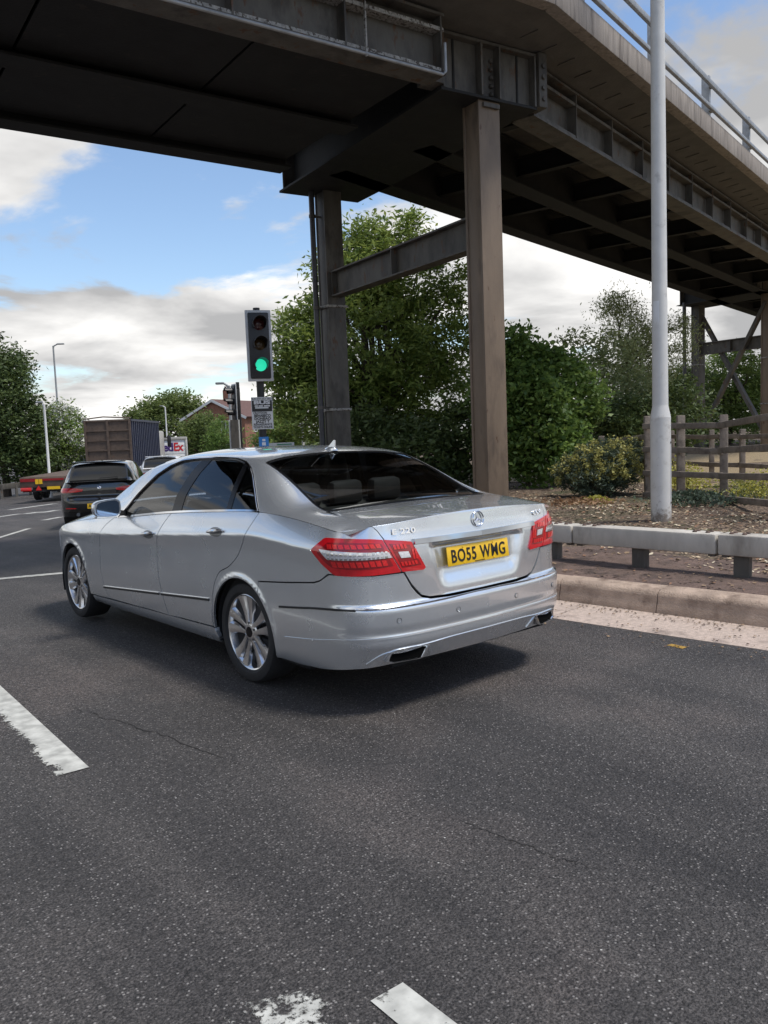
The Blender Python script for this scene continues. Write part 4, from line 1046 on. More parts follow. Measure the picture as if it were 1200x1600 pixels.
    for m in (False, True):
        hl = [(float(SY(3.31)), .605), (S.L - .45, .585), (S.L - .42, .70), (float(SY(3.30)), .775)]
        panel_obj('headlight', [panel(hl, fB, (.04, .04), .002, .02, .004, m)], M['lamp_clear'], root)
    gr_ = [(S.L - .40, .59), (S.L, .575), (S.L, .71), (S.L - .40, .71)]
    panel_obj('grille', both(gr_, fB, (.05, .04), .002, .02), M['black_trim'], root)
    # ---- rear bumper
    rb = [(-.0022, .612), (.30, .613), (.42, .618), (.475, .632), (.51, .66), (.545, .70), (.595, .783), (.80, .782), (.95, .786), (1.078, .787)] + sp([(-.83, .744), (-.775, .729), (-.5, .701), (-.22, .676)]) \
        + sp([p for p in arc(0, HC, RA, math.pi*.715, math.pi*1.09, 14)]) + sp([(-.42, .225), (-.56, .222)]) + [(1.2, .235), (.95, .268), (.70, .283), (.4, .284), (-.0022, .282)]
    panel_obj('rear_bumper', both(rb, fB, (.03, .02), .0022, .022), M['silver'], root)
    bump = root.children[-1]
    def on(s, z, mir, off=0.0):
        P = fB(np.array([s, s + 1e-3, s]), np.array([z, z, z + 1e-3])); n_ = np.cross(P[1]-P[0], P[2]-P[0]); n_ /= np.linalg.norm(n_)
        ctr = np.array([0, -.4, .55]); n_ *= np.sign(n_ @ (P[0]-ctr)); p = P[0] + n_*off; t = (P[1]-P[0])/np.linalg.norm(P[1]-P[0])
        k = np.array([-1, 1, 1]) if mir else np.array([1, 1, 1]); return Vector(p*k), Vector(n_*k), Vector(t*k)
    for m in (False, True):
        pth = [(0, .606), (.12, .606), (.35, .604), (.6, .603), (.80, .603), (.93, .602), (1.05, .598), (1.2, .588), (1.35, .572), (1.545, .553)]
        pd = dense(pth, 5)
        ribbon(S, [p for p in pd if .90 < p[0] < 1.56], .007, .006, fB, m).build('bumper_strip', M['black_plastic'], bump)
        ribbon(S, [(a, b + .003) for a, b in pd], .0024, .005, fB, m).build('chrome_line', M['chrome'], bump)
        ribbon(S, [(a, b) for a, b in dense([(0, .452), (.4, .450), (.75, .447), (1.0, .432), (1.25, .40), (1.52, .373)], 6)], .006, .0035, fB, m).build('bumper_crease', M['silver'], bump)
        ribbon(S, [(a, b) for a, b in dense([(0, .388), (.3, .386), (.45, .378), (.62, .372), (.75, .355), (.86, .30)], 6)], .005, .004, fB, m).build('valance_crease', M['silver'], bump)
        # parking sensors
        for s_, z_ in ((.25, .535), (.66, .535)):
            p, n_, t_ = on(s_, z_, m, .0012); q = MB(); q.lathe([(.0125, 0), (.0118, .002), (.0, .0022)], 20, 'z'); o = q.build('parking_sensor', M['silver'], bump); frame(o, p, t_, (0, 0, 1))
            q = MB(); q.lathe([(.0145, -.001), (.0145, .0012), (.0125, .0012)], 20, 'z'); o = q.build('sensor_ring', M['black_plastic'], bump); frame(o, p, t_, (0, 0, 1))
        # exhaust tip: flat trapezoid pipe of chrome with a dark mouth
        p, n_, t_ = on(.60, .322, m, 0); sg = -1 if m else 1
        ex = empty('exhaust_tip', (sg*.590, -1.190, .338), sg*.24, root)
        outl = [(a*1.5, c*1.15) for a, c in [(-.088, -.006), (-.072, .030), (.084, .036), (.092, .028), (.060, -.030), (.048, -.034), (-.070, -.034), (-.092, -.022)]]
        outl = [(-a if not m else -a, b) for a, b in outl]; outl = [(sg*-1*a*-1, b) for a, b in outl]
        rows = []
        for sc, yo in ((1.0, .12), (1.0, .012), (.985, .0), (.88, -.001), (.82, .010), (.82, .10)):
            rows += [(a*sc, yo, b*sc) for a, b in outl]
        nn = len(outl); f = [(j*nn+k, j*nn+(k+1) % nn, (j+1)*nn+(k+1) % nn, (j+1)*nn+k) for j in range(5) for k in range(nn)]
        q = MB(); q.add(rows, f); q.build('pipe', M['chrome'], ex, .0)
        q = MB(); q.add([(a*.84, .006, b*.80) for a, b in outl], [tuple(range(nn))]); q.build('mouth', M['mouth'], ex)
        ribbon(S, [(s_, z_) for s_, z_ in dense([(.42, .30), (.46, .355), (.52, .374), (.66, .374), (.72, .36)], 6)], .005, .005, fB, m).build('exhaust_brow', M['silver'], bump)
    # ---- boot lid
    ls = [(-.0022, .620), (.30, .621), (.42, .627), (.475, .643), (.51, .676), (.545, .715), (.59, .785), (.655, .88), (.708, .972), (.75, 1.02), (.783, lipz(.783))]
    tp = [(s, lipz(max(s, 0))) for s in np.linspace(.783, -.0022, 22)]
    lidp = both(ls + tp[1:], fB, (.022, .016), .0022, .02)
    lip_xy = [tuple(fB(np.array(max(s, 0)), np.array(z))[:2]) for s, z in tp]; lip_xy[-1] = (-.0022, lip_xy[-1][1])
    deck = [(float(a), float(b)) for a, b in lip_xy] + [(-.0022, -.672), (.35, -.665), (.55, -.655), (.672, -.64), (.70, -.75), (.718, -.9)]
    lidp += both(deck, lambda x, y: S.Txy(x, y), (.04, .03), .0022, .015)
    lid = panel_obj('boot_lid', lidp, M['silver'], root)
    q = MB()
    for m in (False, True):
        ribbon(S, [(s, .938 + .003*(s/.5)) for s in np.linspace(.0, .515, 20)], .0175, .022, fB, m).build('chrome_bar', M['chrome_dark'], lid)
    pl = empty('number_plate', (-.012, -1.19, .829), 0, root); pl.rotation_euler = (-.12, 0, 0)
    q = MB(); q.box((0, 0, 0), (.52, .006, .111)); q.build('plate_board', M['plate_y'], pl, .002)
    t = text_mesh('BO55 WMG', .116, .0012, .78, bold=.0018, spacing=1.12); o = link('plate_lettering', t, M['ink'], pl); o.matrix_local = Matrix.Translation((0, -.0045, -.001)) @ Matrix.Rotation(math.pi/2, 4, 'X')
    w_ = max(v.co.x for v in t.vertices) - min(v.co.x for v in t.vertices); hh = max(v.co.y for v in t.vertices) - min(v.co.y for v in t.vertices)
    mx_ = (max(v.co.x for v in t.vertices) + min(v.co.x for v in t.vertices))/2; my_ = (max(v.co.y for v in t.vertices) + min(v.co.y for v in t.vertices))/2
    for v in t.vertices: v.co.x = (v.co.x - mx_)*.455/w_; v.co.y = (v.co.y - my_)*.076/hh
    q = MB()
    for a in (-.13, .125):
        for c in (-.047, .045): q.lathe([(.006, 0), (.005, .003), (0, .0035)], 10, 'y', (a, -.006, c))
    q.v = [(x, -.0035 - abs(y + .006), z) for x, y, z in q.v]; q.build('plate_screws', M['plate_y'], pl)
    q = MB(); q.box((.0, -.0042, -.049), (.085, .001, .004)); q.build('plate_maker_print', M['ink'], pl)
    # badges
    p, n_, t_ = on(0.0, 1.022, False, .004); st = star_emblem(.046, M['chrome'], lid); frame(st, (0, p.y - .001, 1.022), (1, 0, 0), Vector((0, 0, 1)) - Vector(n_)*n_.z)
    for txt, s_, z_, m, wd, xs in (('E 220', .570, 1.004, True, .15, 1.25), ('CDI', .60, 1.002, False, .105, 1.25)):
        t = text_mesh(txt, .040, .003, xs, bold=.0008, spacing=1.1); w_ = max(v.co.x for v in t.vertices) - min(v.co.x for v in t.vertices)
        for v in t.vertices: v.co.x *= wd/w_; v.co.y *= 1.0
        p, n_, t_ = on(s_, z_, m, .003); o = link('badge', t, M['chrome'], lid); frame(o, p, (t_ if not m else -t_), Vector((0, 0, 1)) - n_*n_.z)
    # lock button notch / boot seam shadow is real gap
    # ---- tail lamps
    for m in (False, True):
        tl = empty('tail_light', (0, 0, 0), 0, root)
        o1 = [(1.205, .912), (1.20, .922), (1.118, .982), (1.10, .986), (.95, .986), (.80, .980), (.722, .972), (.668, .88), (.612, .787), (.80, .784), (.95, .783), (1.025, .785), (1.05, .795), (1.13, .846)]
        o2 = [(.717, .972), (.60, .958), (.536, .948), (.525, .942), (.447, .802), (.445, .792), (.462, .782), (.607, .787), (.663, .88)]
        lens = panel_obj('lens', [panel(o1, fB, (.02, .02), .002, .016, .008, m)], M['lamp_red'], tl)
        lens2 = panel_obj('lens', [panel(o2, fB, (.02, .02), .002, .016, .008, m)], M['lamp_red'], tl)
        fr1 = [(1.150, .905), (1.08, .960), (.95, .963), (.80, .957), (.735, .950), (.665, .828), (.80, .822), (.95, .822), (1.045, .83), (1.09, .855)]
        fr2 = [(.680, .946), (.60, .937), (.545, .929), (.478, .815), (.605, .812)]
        panel_obj('dark_frame', [panel(fr1, fB, (.03, .02), 0, .003, .0095, m)], M['lamp_dark'], lens); panel_obj('dark_frame', [panel(fr2, fB, (.03, .02), 0, .003, .0095, m)], M['lamp_dark'], lens2)
        wb = [(1.135, .923), (1.09, .921), (.80, .908), (.690, .902), (.672, .872), (.80, .872), (1.0, .872), (1.075, .875)]
        panel_obj('clear_band', [panel(wb, fB, (.02, .012), 0, .002, .0115, m)], M['lamp_clear'], lens)
        wi = [(.628, .899), (.560, .896), (.545, .862), (.610, .864)]
        panel_obj('clear_band', [panel(wi, fB, (.02, .012), 0, .002, .0115, m)], M['lamp_clear'], lens2)
        for za, zb, s0, s1, ln in ((.928, .950, .735, 1.08, lens), (.832, .862, .70, 1.045, lens)):
            for k in range(9):
                a = s0 + (s1 - s0)*k/9; b_ = a + (s1-s0)/9*.78; t0 = .02*(1 if za > .9 else 1)
                panel_obj('reflector_cell', [panel([(a, za), (b_, za), (b_ + .012, zb), (a + .012, zb)], fB, (.05, .05), 0, .002, .0118, m)], M['lamp_bright'], ln)
        for rr, (za, zb, s0, s1, n_) in enumerate(((.912, .938, .565, .66, 4), (.820, .842, .50, .615, 5), (.850, .905, .497, .535, 2))):
            for k in range(n_):
                a = s0 + (s1-s0)*k/n_; b_ = a + (s1-s0)/n_*.7
                panel_obj('reflector_cell', [panel([(a, za), (b_, za), (b_ + .008, zb), (a + .008, zb)], fB, (.05, .05), 0, .002, .0118, m)], M['lamp_bright'], lens2)
        # LED wedge strip inside the clear band
        for k in range(14):
            a = .70 + .38*k/14
            panel_obj('prism_cell', [panel([(a, .895), (a + .016, .896), (a + .016, .909), (a, .908)], fB, (.05, .05), 0, .001, .013, m), panel([(a, .872), (a + .016, .872), (a + .016, .883), (a, .883)], fB, (.05, .05), 0, .001, .013, m)], M['satin' if k % 2 else 'chrome'], lens)
    # ---- roof aerial
    ya = .21; za = float(S.Txy(0, ya)[2]); q = MB(); rows = []
    for (zo, hl_, wl_) in ((-.006, .075, .036), (.008, .062, .030), (.020, .040, .014)):
        for k in range(14): a = 2*math.pi*k/14; rows.append((math.cos(a)*wl_, ya + math.sin(a)*hl_, za + zo))
    f = [(j*14+k, j*14+(k+1) % 14, (j+1)*14+(k+1) % 14, (j+1)*14+k) for j in range(2) for k in range(14)] + [tuple(range(28, 42))]
    q.add(rows, f, True)
    q.add([(-.006, ya + .035, za + .012), (.006, ya + .035, za + .012), (.006, ya - .052, za + .012), (-.006, ya - .052, za + .012), (-.003, ya - .040, za + .068), (.003, ya - .040, za + .068), (.003, ya - .058, za + .066), (-.003, ya - .058, za + .066)], [(0, 1, 5, 4), (1, 2, 6, 5), (2, 3, 7, 6), (3, 0, 4, 7), (4, 5, 6, 7)])
    q.build('roof_aerial', M['silver'], root)
    # ---- inside and underneath
    q = MB(); q.box((0, 1.35, .24), (1.66, 3.9, .10)); q.box((0, -.62, .32), (1.3, 1.0, .12)); q.build('underbody', M['under'], root)
    q = MB(); q.box((0, -.36, 1.055), (1.36, .52, .03)); q.build('parcel_shelf', M['dark_inside'], root, .01)
    q = MB(); q.box((0, .9, .42), (1.6, 2.9, .03)); q.box((.83, .9, .65), (.02, 2.6, .5)); q.box((-.83, .9, .65), (.02, 2.6, .5)); q.box((0, -.55, .75), (1.5, .02, .6)); q.build('cabin_lining', M['dark_inside'], root)
    q = MB(); q.box((0, 2.25, .86), (1.45, .6, .16)); q.build('dashboard', M['dark_inside'], root, .05)
    def seat(x, y, w, nm):
        q = MB(); q.box((x, y + .22, .56), (w, .55, .18)); q.bar((x, y, .62), (x, y - .22, 1.08), w*.96, .14, (0, 1, 0)); o = q.build(nm, M['seat'], root, .04)
        return o
    seat(-.38, 1.35, .52, 'front_seat'); seat(.38, 1.35, .52, 'front_seat'); seat(0, .35, 1.36, 'rear_seat')
    for x, y in ((-.38, 1.10), (.38, 1.10), (-.36, .07), (.36, .07), (0, .07)):
        q = MB(); q.box((x, y, 1.20 if y > .5 else 1.14), (.27, .10, .17)); q.build('headrest', M['seat'], root, .04)
    q = MB(); q.lathe([(.185 + .016*math.cos(a), .016*math.sin(a)) for a in np.linspace(0, 2*math.pi, 9)[:-1]], 28, 'y', (.38, 1.88, .93), closed=True); q.bar((.20, 1.88, .93), (.56, 1.88, .93), .03, .03); q.build('steering_wheel', M['black_plastic'], root)
    q = MB(); q.box((0, 1.72, 1.36), (.24, .03, .07)); q.build('rear_view_mirror', M['black_plastic'], root, .01)
    return root
saloon = build_saloon()
# ---------------------------------------------------------------- traffic ahead
M['black_paint'] = paint('black_paint', (.012, .012, .013), .3, .25, .1)
M['white_paint'] = paint('white_paint', (.75, .75, .74), .0, .35, .05)
M['dark_glass'] = simple('dark_window_glass', (.010, .011, .012), .04, 0, 0, spec=.8)
M['rust_brown'] = simple('weathered_brown_steel', (.115, .082, .062), .75, .1, .3, 6, .3, 30, dark=((.055, .042, .036), .54, 3), rust=((.16, .075, .04), .64, 7))
M['navy'] = simple('navy_container_paint', (.022, .028, .055), .5, 0, .25, 3, .1, 20, dark=((.05, .055, .07), .6, 4))
M['truck_white'] = simple('truck_white', (.72, .72, .70), .45, 0, .08, 3)
M['truck_grey'] = simple('truck_grey_trim', (.42, .40, .36), .5, .2, .15)
M['brand_red'] = simple('red_print', (.62, .02, .03), .5, 0, 0); M['brand_purple'] = simple('purple_print', (.06, .02, .16), .5, 0, 0)
def hatch_surface():
    plan = [(0,-.765),(.3,-.752),(.52,-.725),(.68,-.665),(.79,-.55),(.85,-.38),(.876,-.1),(.882,.5),(.882,2.0),(.872,2.65),(.84,2.98),(.72,3.28),(.45,3.49),(0,3.57)]
    crease = [(-.8,.80),(0.,.80),(1.,.77),(2.,.73),(3.6,.62)]
    shoulder = [(-.8,.985),(-.4,.985),(0,.97),(1,.93),(2,.88),(2.8,.80),(3.57,.66)]
    low = [(.15,-.10),(.2,-.05),(.26,-.02),(.4,-.004),(.6,0),(.9,-.01),(1,-.02)]
    rear = [(.18,-.13),(.27,-.07),(.36,-.02),(.44,-.002),(.52,0),(.60,-.008),(.64,-.035),(.70,-.06),(.82,-.062),(.92,-.078),(1.0,-.105),(1.05,-.13)]
    st = [(-.74,.60,.995,1.01),(-.66,.60,1.06,1.08),(-.56,.59,1.17,1.20),(-.46,.582,1.275,1.31),(-.38,.578,1.325,1.372),(-.1,.58,1.35,1.405),(.6,.60,1.36,1.42),(1.2,.61,1.33,1.41),(1.5,.64,1.25,1.36),(1.9,.70,1.06,1.18),(2.2,.74,.93,1.02),(2.6,.72,.87,.95),(3.2,.62,.76,.82),(3.57,.5,.66,.68)]
    return CarSurf(plan, crease, shoulder, low, rear, st, (.45, .85), None, [(0,.315,.34),(2.69,.315,.34)])
HS = hatch_surface()
def build_hatch(name, label, body, plate, loc, rz, dark_gate=True, scale=(1, 1, 1)):
    S = HS; root = empty(name, loc, -rz); tag(root, label, 'car', 'cars queuing ahead'); root.scale = scale
    SY, fB, fT = S.sy, S.B, S.T; HC, RA = .315, .34
    def sp(pts): return [(float(SY(y)), z) for y, z in pts]
    sh = lambda y: float(S.shoulder(y))
    bd = M[body]
    def both(poly, fn, cell, gap, depth, off=0): return [panel(poly, fn, cell, gap, depth, off, m) for m in (False, True)]
    for m in (False, True):
        low_y = sp(arc(0, HC, RA, math.pi*.02, math.pi*.98, 14)[::1])
        side = sp([(3.1, .55)] + arc(2.69, HC, RA, math.pi*.2, math.pi*.97, 12) + [(2.28, .2), (.40, .2)] + arc(0, HC, RA, math.pi*.03, math.pi*.97, 14) + [(-.37, .25)]) + [(.86, .25), (.60, .24), (.3, .24), (-.002, .24), (-.002, .995), (.3, .992), (.55, .988), (.68, .985)] + sp([(y, sh(y)) for y in np.linspace(-.55, 3.1, 16)])
        panel_obj('body_side', [panel(side, fB, (.06, .035), 0, .0, 0, m)], bd, root)
        top = [(-.735, 0), (3.2, 0), (3.4, 2), (-.745, 2), (-.74, 1)]
        panel_obj('body_top', [panel(top, fT, (.06, .08), 0, 0, 0, m)], bd, root)
        sw = [(1.88, .05), (1.5, .9), (1.2, .97), (.5, .98), (.0, .93), (-.2, .70), (-.33, .10), (-.2, .05)]
        panel_obj('side_window', [panel(sw, fT, (.08, .1), 0, .004, .003, m)], M['dark_glass'], root)
        for yw in (0, 2.69):
            w = wheel_proto('wheel', .315, .225, .21, 5, root, 'single'); sg = -1 if m else 1; w.location = (sg*.74, yw, HC)
            if m: w.rotation_euler = (0, 0, math.pi)
        tl = [(1.02, .80), (.98, .865), (.80, .870), (.50, .868), (.34, .835), (.36, .795), (.50, .775), (.80, .765), (.96, .765)]
        tl_o = panel_obj('tail_light', [panel(tl, fB, (.04, .02), 0, .012, .008, m)], M['lamp_red'], root)
        for za, zb in ((.785, .803), (.825, .845)):
            panel_obj('light_bar', [panel([(.42, za), (.95, za + .004), (.95, zb + .004), (.44, zb)], fB, (.05, .02), 0, .003, .011, m)], M['lamp_bright'], tl_o)
        panel_obj('reflector', [panel([(.50, .42), (.75, .425), (.75, .445), (.50, .44)], fB, (.05, .02), 0, .004, .004, m)], M['lamp_bright'], root)
        sg = -1 if m else 1; b = MB(); b.box((sg*.97, 1.75, .98), (.18, .10, .13)); b.build('door_mirror', bd, root, .03)
    rw = [(-.70, 1.02), (-.41, 1.03), (-.405, 1.5), (-.40, 2), (-.715, 2), (-.71, 1.5)]
    panel_obj('rear_window', both(rw, fT, (.04, .08), 0, .003, .003), M['dark_glass'], root)
    wp = MB(); wp.bar((.02, -.735, 1.06), (.40, -.70, 1.075), .012, .014); wp.build('rear_wiper', M['black_plastic'], root)
    b = MB(); b.box((0, -.36, 1.405), (1.10, .20, .03)); b.build('roof_spoiler', bd, root, .012)
    b = MB(); b.add([(-.02, .12, 1.40), (.02, .12, 1.40), (0, -.05, 1.40), (0, .0, 1.47)], [(0, 1, 3), (1, 2, 3), (2, 0, 3)]); b.build('roof_aerial', bd, root)
    lw = [(-.002, .235), (.3, .235), (.6, .24), (.85, .25), (.85, .36), (.6, .345), (-.002, .335)]
    panel_obj('diffuser', both(lw, fB, (.06, .04), 0, .0, .004), M['black_plastic'], root)
    pl = empty('number_plate', (0, -.775, .475), 0, root); q = MB(); q.box((0, 0, 0), (.52, .01, .111)); q.build('plate_board', M['plate_y'], pl)
    if plate:
        t = text_mesh(plate, .10, .001, .85, align='LEFT', bold=.002); o = link('plate_lettering', t, M['ink'], pl); o.matrix_local = Matrix.Translation((-.235, -.0065, 0)) @ Matrix.Rotation(math.pi/2, 4, 'X')
    b = MB(); b.lathe([(.041, 0), (.041, .008), (.036, .010), (0, .010)], 24, 'z'); em = b.build('round_badge', M['chrome'], root); frame(em, (0, -.705, .865), (1, 0, 0), (0, .2, 1))
    for k in range(4):
        q = MB(); q.add([(0, 0, .0115)] + [(.027*math.cos(a), .027*math.sin(a), .0115) for a in np.linspace(k*math.pi/2, (k+1)*math.pi/2, 7)], [tuple(range(8))]); q.build('badge_quarter', M['badge_blue'] if k % 2 else M['white_paint'], em)
    q = MB(); q.tube([(-.46, -.74, .30), (-.46, -.60, .30)], .038, 14); q.build('exhaust_tip', M['chrome'], root)
    q = MB(); q.box((0, 1.35, .22), (1.5, 3.6, .1)); q.box((0, -.2, .30), (1.2, .8, .14)); q.build('underbody', M['under'], root)
    return root
M['badge_blue'] = simple('badge_blue', (.02, .10, .35), .3, 0, 0)
def ground_at(px, D):
    p = at(px, 700, D); p.z = float(zroad(p.x, p.y)); return p
bmw_p = ground_at(150, 17.8)
bl = build_hatch('hatchback_car', 'black hatchback car braking ahead of the silver saloon, yellow plate AO18', 'black_paint', 'AO18', bmw_p + Vector((.76*math.sin(R_(29)), .76*math.cos(R_(29)), 0)), R_(29))
wc_p = ground_at(249, 31)
wc = build_hatch('estate_car', 'white car queuing between the black hatchback and the lorries', 'white_paint', '', wc_p + Vector((.76*math.sin(R_(32)), .76*math.cos(R_(32)), 0)), R_(32), scale=(1.04, 1.05, 1.08))
# ---- lorry with a high-sided container body
lor_p = ground_at(170, 46); lorry = tag(empty('container_lorry', lor_p, -R_(36)), 'tall container lorry with ribbed brown rear doors and navy side', 'lorry')
W2, ZB, ZT, LL = 1.27, 1.05, 3.86, 8.2
b = MB(); b.box((0, .03, (ZB + ZT)/2), (2*W2 - .1, .04, ZT - ZB - .05)); rear_p = b.build('rear_panel', M['rust_brown'], lorry)
for x in (-W2 + .06, 0, W2 - .06): b = MB(); b.box((x, -.01, (ZB + ZT)/2), (.12, .10, ZT - ZB)); b.build('door_post', M['rust_brown'], lorry)
for k in range(6): b = MB(); b.box((0, -.012, ZB + .05 + (ZT - ZB - .1)*k/5), (2*W2 - .02, .07, .09)); b.build('door_rib', M['rust_brown'], lorry)
for s in (-1, 1):
    b = MB(); b.box((s*(W2 - .03), LL/2, (ZB + ZT)/2), (.03, LL - .1, ZT - ZB - .05)); b.build('side_panel', M['navy'], lorry)
    for k in range(16): b = MB(); b.box((s*(W2 + .005), .25 + k*(LL - .4)/15, (ZB + ZT)/2), (.07, .14, ZT - ZB - .16)); b.build('side_rib', M['navy'], lorry)
    for z in (ZB + .06, ZT - .06): b = MB(); b.box((s*(W2 + .01), LL/2, z), (.09, LL, .12)); b.build('side_rail', M['navy'], lorry)
b = MB(); b.tube([(-W2, .02, ZT + .06), (-.2, .0, ZT + .16), (W2, .02, ZT + .06)], .035, 8); b.build('top_bar', M['rust_brown'], lorry)
b = MB(); b.box((0, LL/2, .85), (1.0, LL + 2, .28)); b.box((0, LL/2, ZB - .06), (2.4, LL, .10)); b.build('chassis', M['under'], lorry)
b = MB(); b.box((0, LL + 1.3, 2.0), (2.4, 2.0, 2.5)); b.build('cab', M['truck_grey'], lorry, .12)
for s in (-1, 1): b = MB(); b.box((s*1.55, LL + 2.1, 2.55), (.24, .16, .75)); b.bar((s*1.2, LL + 2.1, 2.8), (s*1.55, LL + 2.1, 2.8), .05, .05); b.build('door_mirror', M['black_plastic'], lorry, .03)
b = MB(); b.tube([(.95, LL + .2, 2.0), (.95, LL + .2, 3.75)], .09, 10); b.build('exhaust_stack', M['chrome'], lorry)
for yw in (1.2, 2.5, LL + 1.2):
    for s in (-1, 1): w = wheel_proto('wheel', .50, .30, .30, 6, lorry, 'single', 'truck_grey'); w.location = (s*1.05, yw, .50); w.rotation_euler = (0, 0, 0 if s > 0 else math.pi)
b = MB(); b.box((0, -.05, .72), (2.3, .10, .18)); b.build('rear_bar', M['under'], lorry)
for s in (-1, 1): b = MB(); b.box((s*.95, -.11, .72), (.4, .03, .12)); b.build('tail_light', M['lamp_red'], lorry)
# ---- box truck with parcel-carrier lettering
ft_p = ground_at(266, 58); truck = tag(empty('box_truck', ft_p, -R_(28)), 'white parcel delivery truck with purple and red lettering on its rear', 'truck')
b = MB(); b.box((0, 2.6, 1.85), (2.26, 5.2, 2.3)); b.build('box_body', M['truck_white'], truck, .03)
for nm, c, s in (('rear_frame', (-1.08, -.02, 1.85), (.12, .08, 2.3)), ('rear_frame', (1.08, -.02, 1.85), (.12, .08, 2.3)), ('rear_frame', (0, -.022, 2.90), (2.3, .09, .20))): b = MB(); b.box(c, s); b.build(nm, M['truck_grey'], truck, .01)
for k in range(7): b = MB(); b.box((0, -.012, .86 + .265*k), (2.02, .03, .255)); b.build('shutter_slat', M['truck_white'], truck, .006)
for txt, x, mt in (('Fed', -.30, 'brand_purple'), ('Ex', .545, 'brand_red')):
    t = text_mesh(txt, .80, .004, 1.0, bold=.022, spacing=.92); w_ = max(v.co.x for v in t.vertices) - min(v.co.x for v in t.vertices); wd = 1.0 if txt == 'Fed' else .66
    for v in t.vertices: v.co.x *= wd/w_
    o = link('lettering', t, M[mt], truck); o.matrix_local = Matrix.Translation((x, -.035, 2.28)) @ Matrix.Rotation(math.pi/2, 4, 'X')
b = MB(); b.box((0, 3.0, .6), (1.8, 6.4, .3)); b.box((0, -.02, .55), (2.2, .12, .16)); b.build('chassis', M['under'], truck)
b = MB(); b.box((0, 6.2, 1.45), (2.1, 1.9, 1.9)); b.build('cab', M['truck_white'], truck, .15)
for yw in (1.0, 5.9):
    for s in (-1, 1): w = wheel_proto('wheel', .40, .24, .24, 5, truck, 'single', 'truck_grey'); w.location = (s*.92, yw, .40); w.rotation_euler = (0, 0, 0 if s > 0 else math.pi)
for s in (-1, 1): b = MB(); b.box((s*1.02, -.07, .74), (.14, .03, .2)); b.build('tail_light', M['lamp_red'], truck)
# ---- low flatbed trailer in the far lane
fl_p = ground_at(76, 34.5); flat = tag(empty('flatbed_trailer', fl_p, -R_(33)), 'low flatbed trailer with red lights and yellow plate in the far lane', 'trailer')
b = MB(); b.box((0, 5.0, 1.0), (2.5, 10, .10)); b.build('deck', M['rust_brown'], flat, .01)
b = MB(); b.box((0, -.02, .82), (2.48, .08, .40)); tb = b.build('tail_board', M['rust_brown'], flat, .01)
for x in (-.85, .85): b = MB(); b.box((x - .05 if x < 0 else x + .05, -.075, .93), (.62, .02, .13)); b.build('marker_board', M['lamp_dark'], flat)
b = MB(); b.box((.05, -.075, .93), (.95, .02, .09)); b.build('marker_board', M['lamp_dark'], flat)
for x in (-.55, -.40): b = MB(); b.box((x, -.078, .86), (.13, .02, .20)); b.build('marker_plate', M['plate_y'], flat)
for x in (-1.0, 1.0): b = MB(); b.box((x, -.08, .55), (.42, .06, .14)); b.build('tail_light', M['lamp_bright'], flat, .01)
b = MB(); b.add([(-.62, -.075, .50), (-.38, -.075, .50), (-.50, -.075, .70)], [(0, 1, 2)]); b.build('triangle_reflector', M['lamp_bright'], flat)
b = MB(); b.box((.10, -.08, .58), (.52, .02, .12)); b.build('number_plate', M['plate_y'], flat)
b = MB(); b.box((0, 4.5, .72), (1.0, 9, .22)); b.box((0, .0, .48), (2.3, .06, .10)); b.build('chassis', M['under'], flat)
for yw in (1.6, 2.8):
    for s in (-1, 1): w = wheel_proto('wheel', .42, .26, .26, 6, flat, 'single', 'truck_grey'); w.location = (s*.98, yw, .42); w.rotation_euler = (0, 0, 0 if s > 0 else math.pi)
# ---------------------------------------------------------------- street furniture
M['pole_black'] = simple('black_pole', (.014, .014, .015), .5, 0, .2)
M['pole_grey'] = simple('grey_pole', (.30, .31, .31), .55, .3, .15)
M['post_white'] = simple('white_post_paint', (.60, .60, .585), .55, 0, .07, 5, .08, 30, dark=((.36, .35, .33), .60, 4), rust=((.20, .17, .14), .74, 11))
def post_mat():
    m = simple('white_post_paint_dirty', (.60, .595, .575), .5, 0, .07, 5, .08, 30, dark=((.40, .385, .36), .56, 4), rust=((.22, .17, .13), .70, 9)); n = m.node_tree; b = [x for x in n.nodes if x.type == 'BSDF_PRINCIPLED'][0]
    src = b.inputs['Base Color'].links[0].from_socket; tcn = n.nodes.new('ShaderNodeTexCoord'); sx = n.nodes.new('ShaderNodeSeparateXYZ'); n.links.new(tcn.outputs['Object'], sx.inputs[0])
    nz_ = n.nodes.new('ShaderNodeTexNoise'); setin(nz_, Scale=16, Detail=8, Roughness=.7); n.links.new(tcn.outputs['Object'], nz_.inputs['Vector'])
    ad = n.nodes.new('ShaderNodeMath'); ad.operation = 'MULTIPLY_ADD'; n.links.new(nz_.outputs[0], ad.inputs[0]); ad.inputs[1].default_value = -.75; n.links.new(sx.outputs[2], ad.inputs[2])
    mr = n.nodes.new('ShaderNodeMapRange'); mr.inputs['From Min'].default_value = -.28; mr.inputs['From Max'].default_value = -.10; mr.inputs['To Min'].default_value = .85; mr.inputs['To Max'].default_value = 0; n.links.new(ad.outputs[0], mr.inputs['Value'])
    mx = n.nodes.new('ShaderNodeMixRGB'); n.links.new(mr.outputs[0], mx.inputs[0]); n.links.new(src, mx.inputs[1]); mx.inputs[2].default_value = rgb((.15, .115, .085)); n.links.new(mx.outputs[0], b.inputs['Base Color']); return m
M['post_dirty'] = post_mat()
M['board_edge'] = simple('signal_board_border', (.50, .51, .52), .5, 0, .1)
M['signal_black'] = simple('signal_housing', (.018, .018, .020), .45, 0, .1)
M['green_on'] = simple('green_light', (.02, .45, .28), .3, 0, 0, emit=((.03, .80, .48), .6))
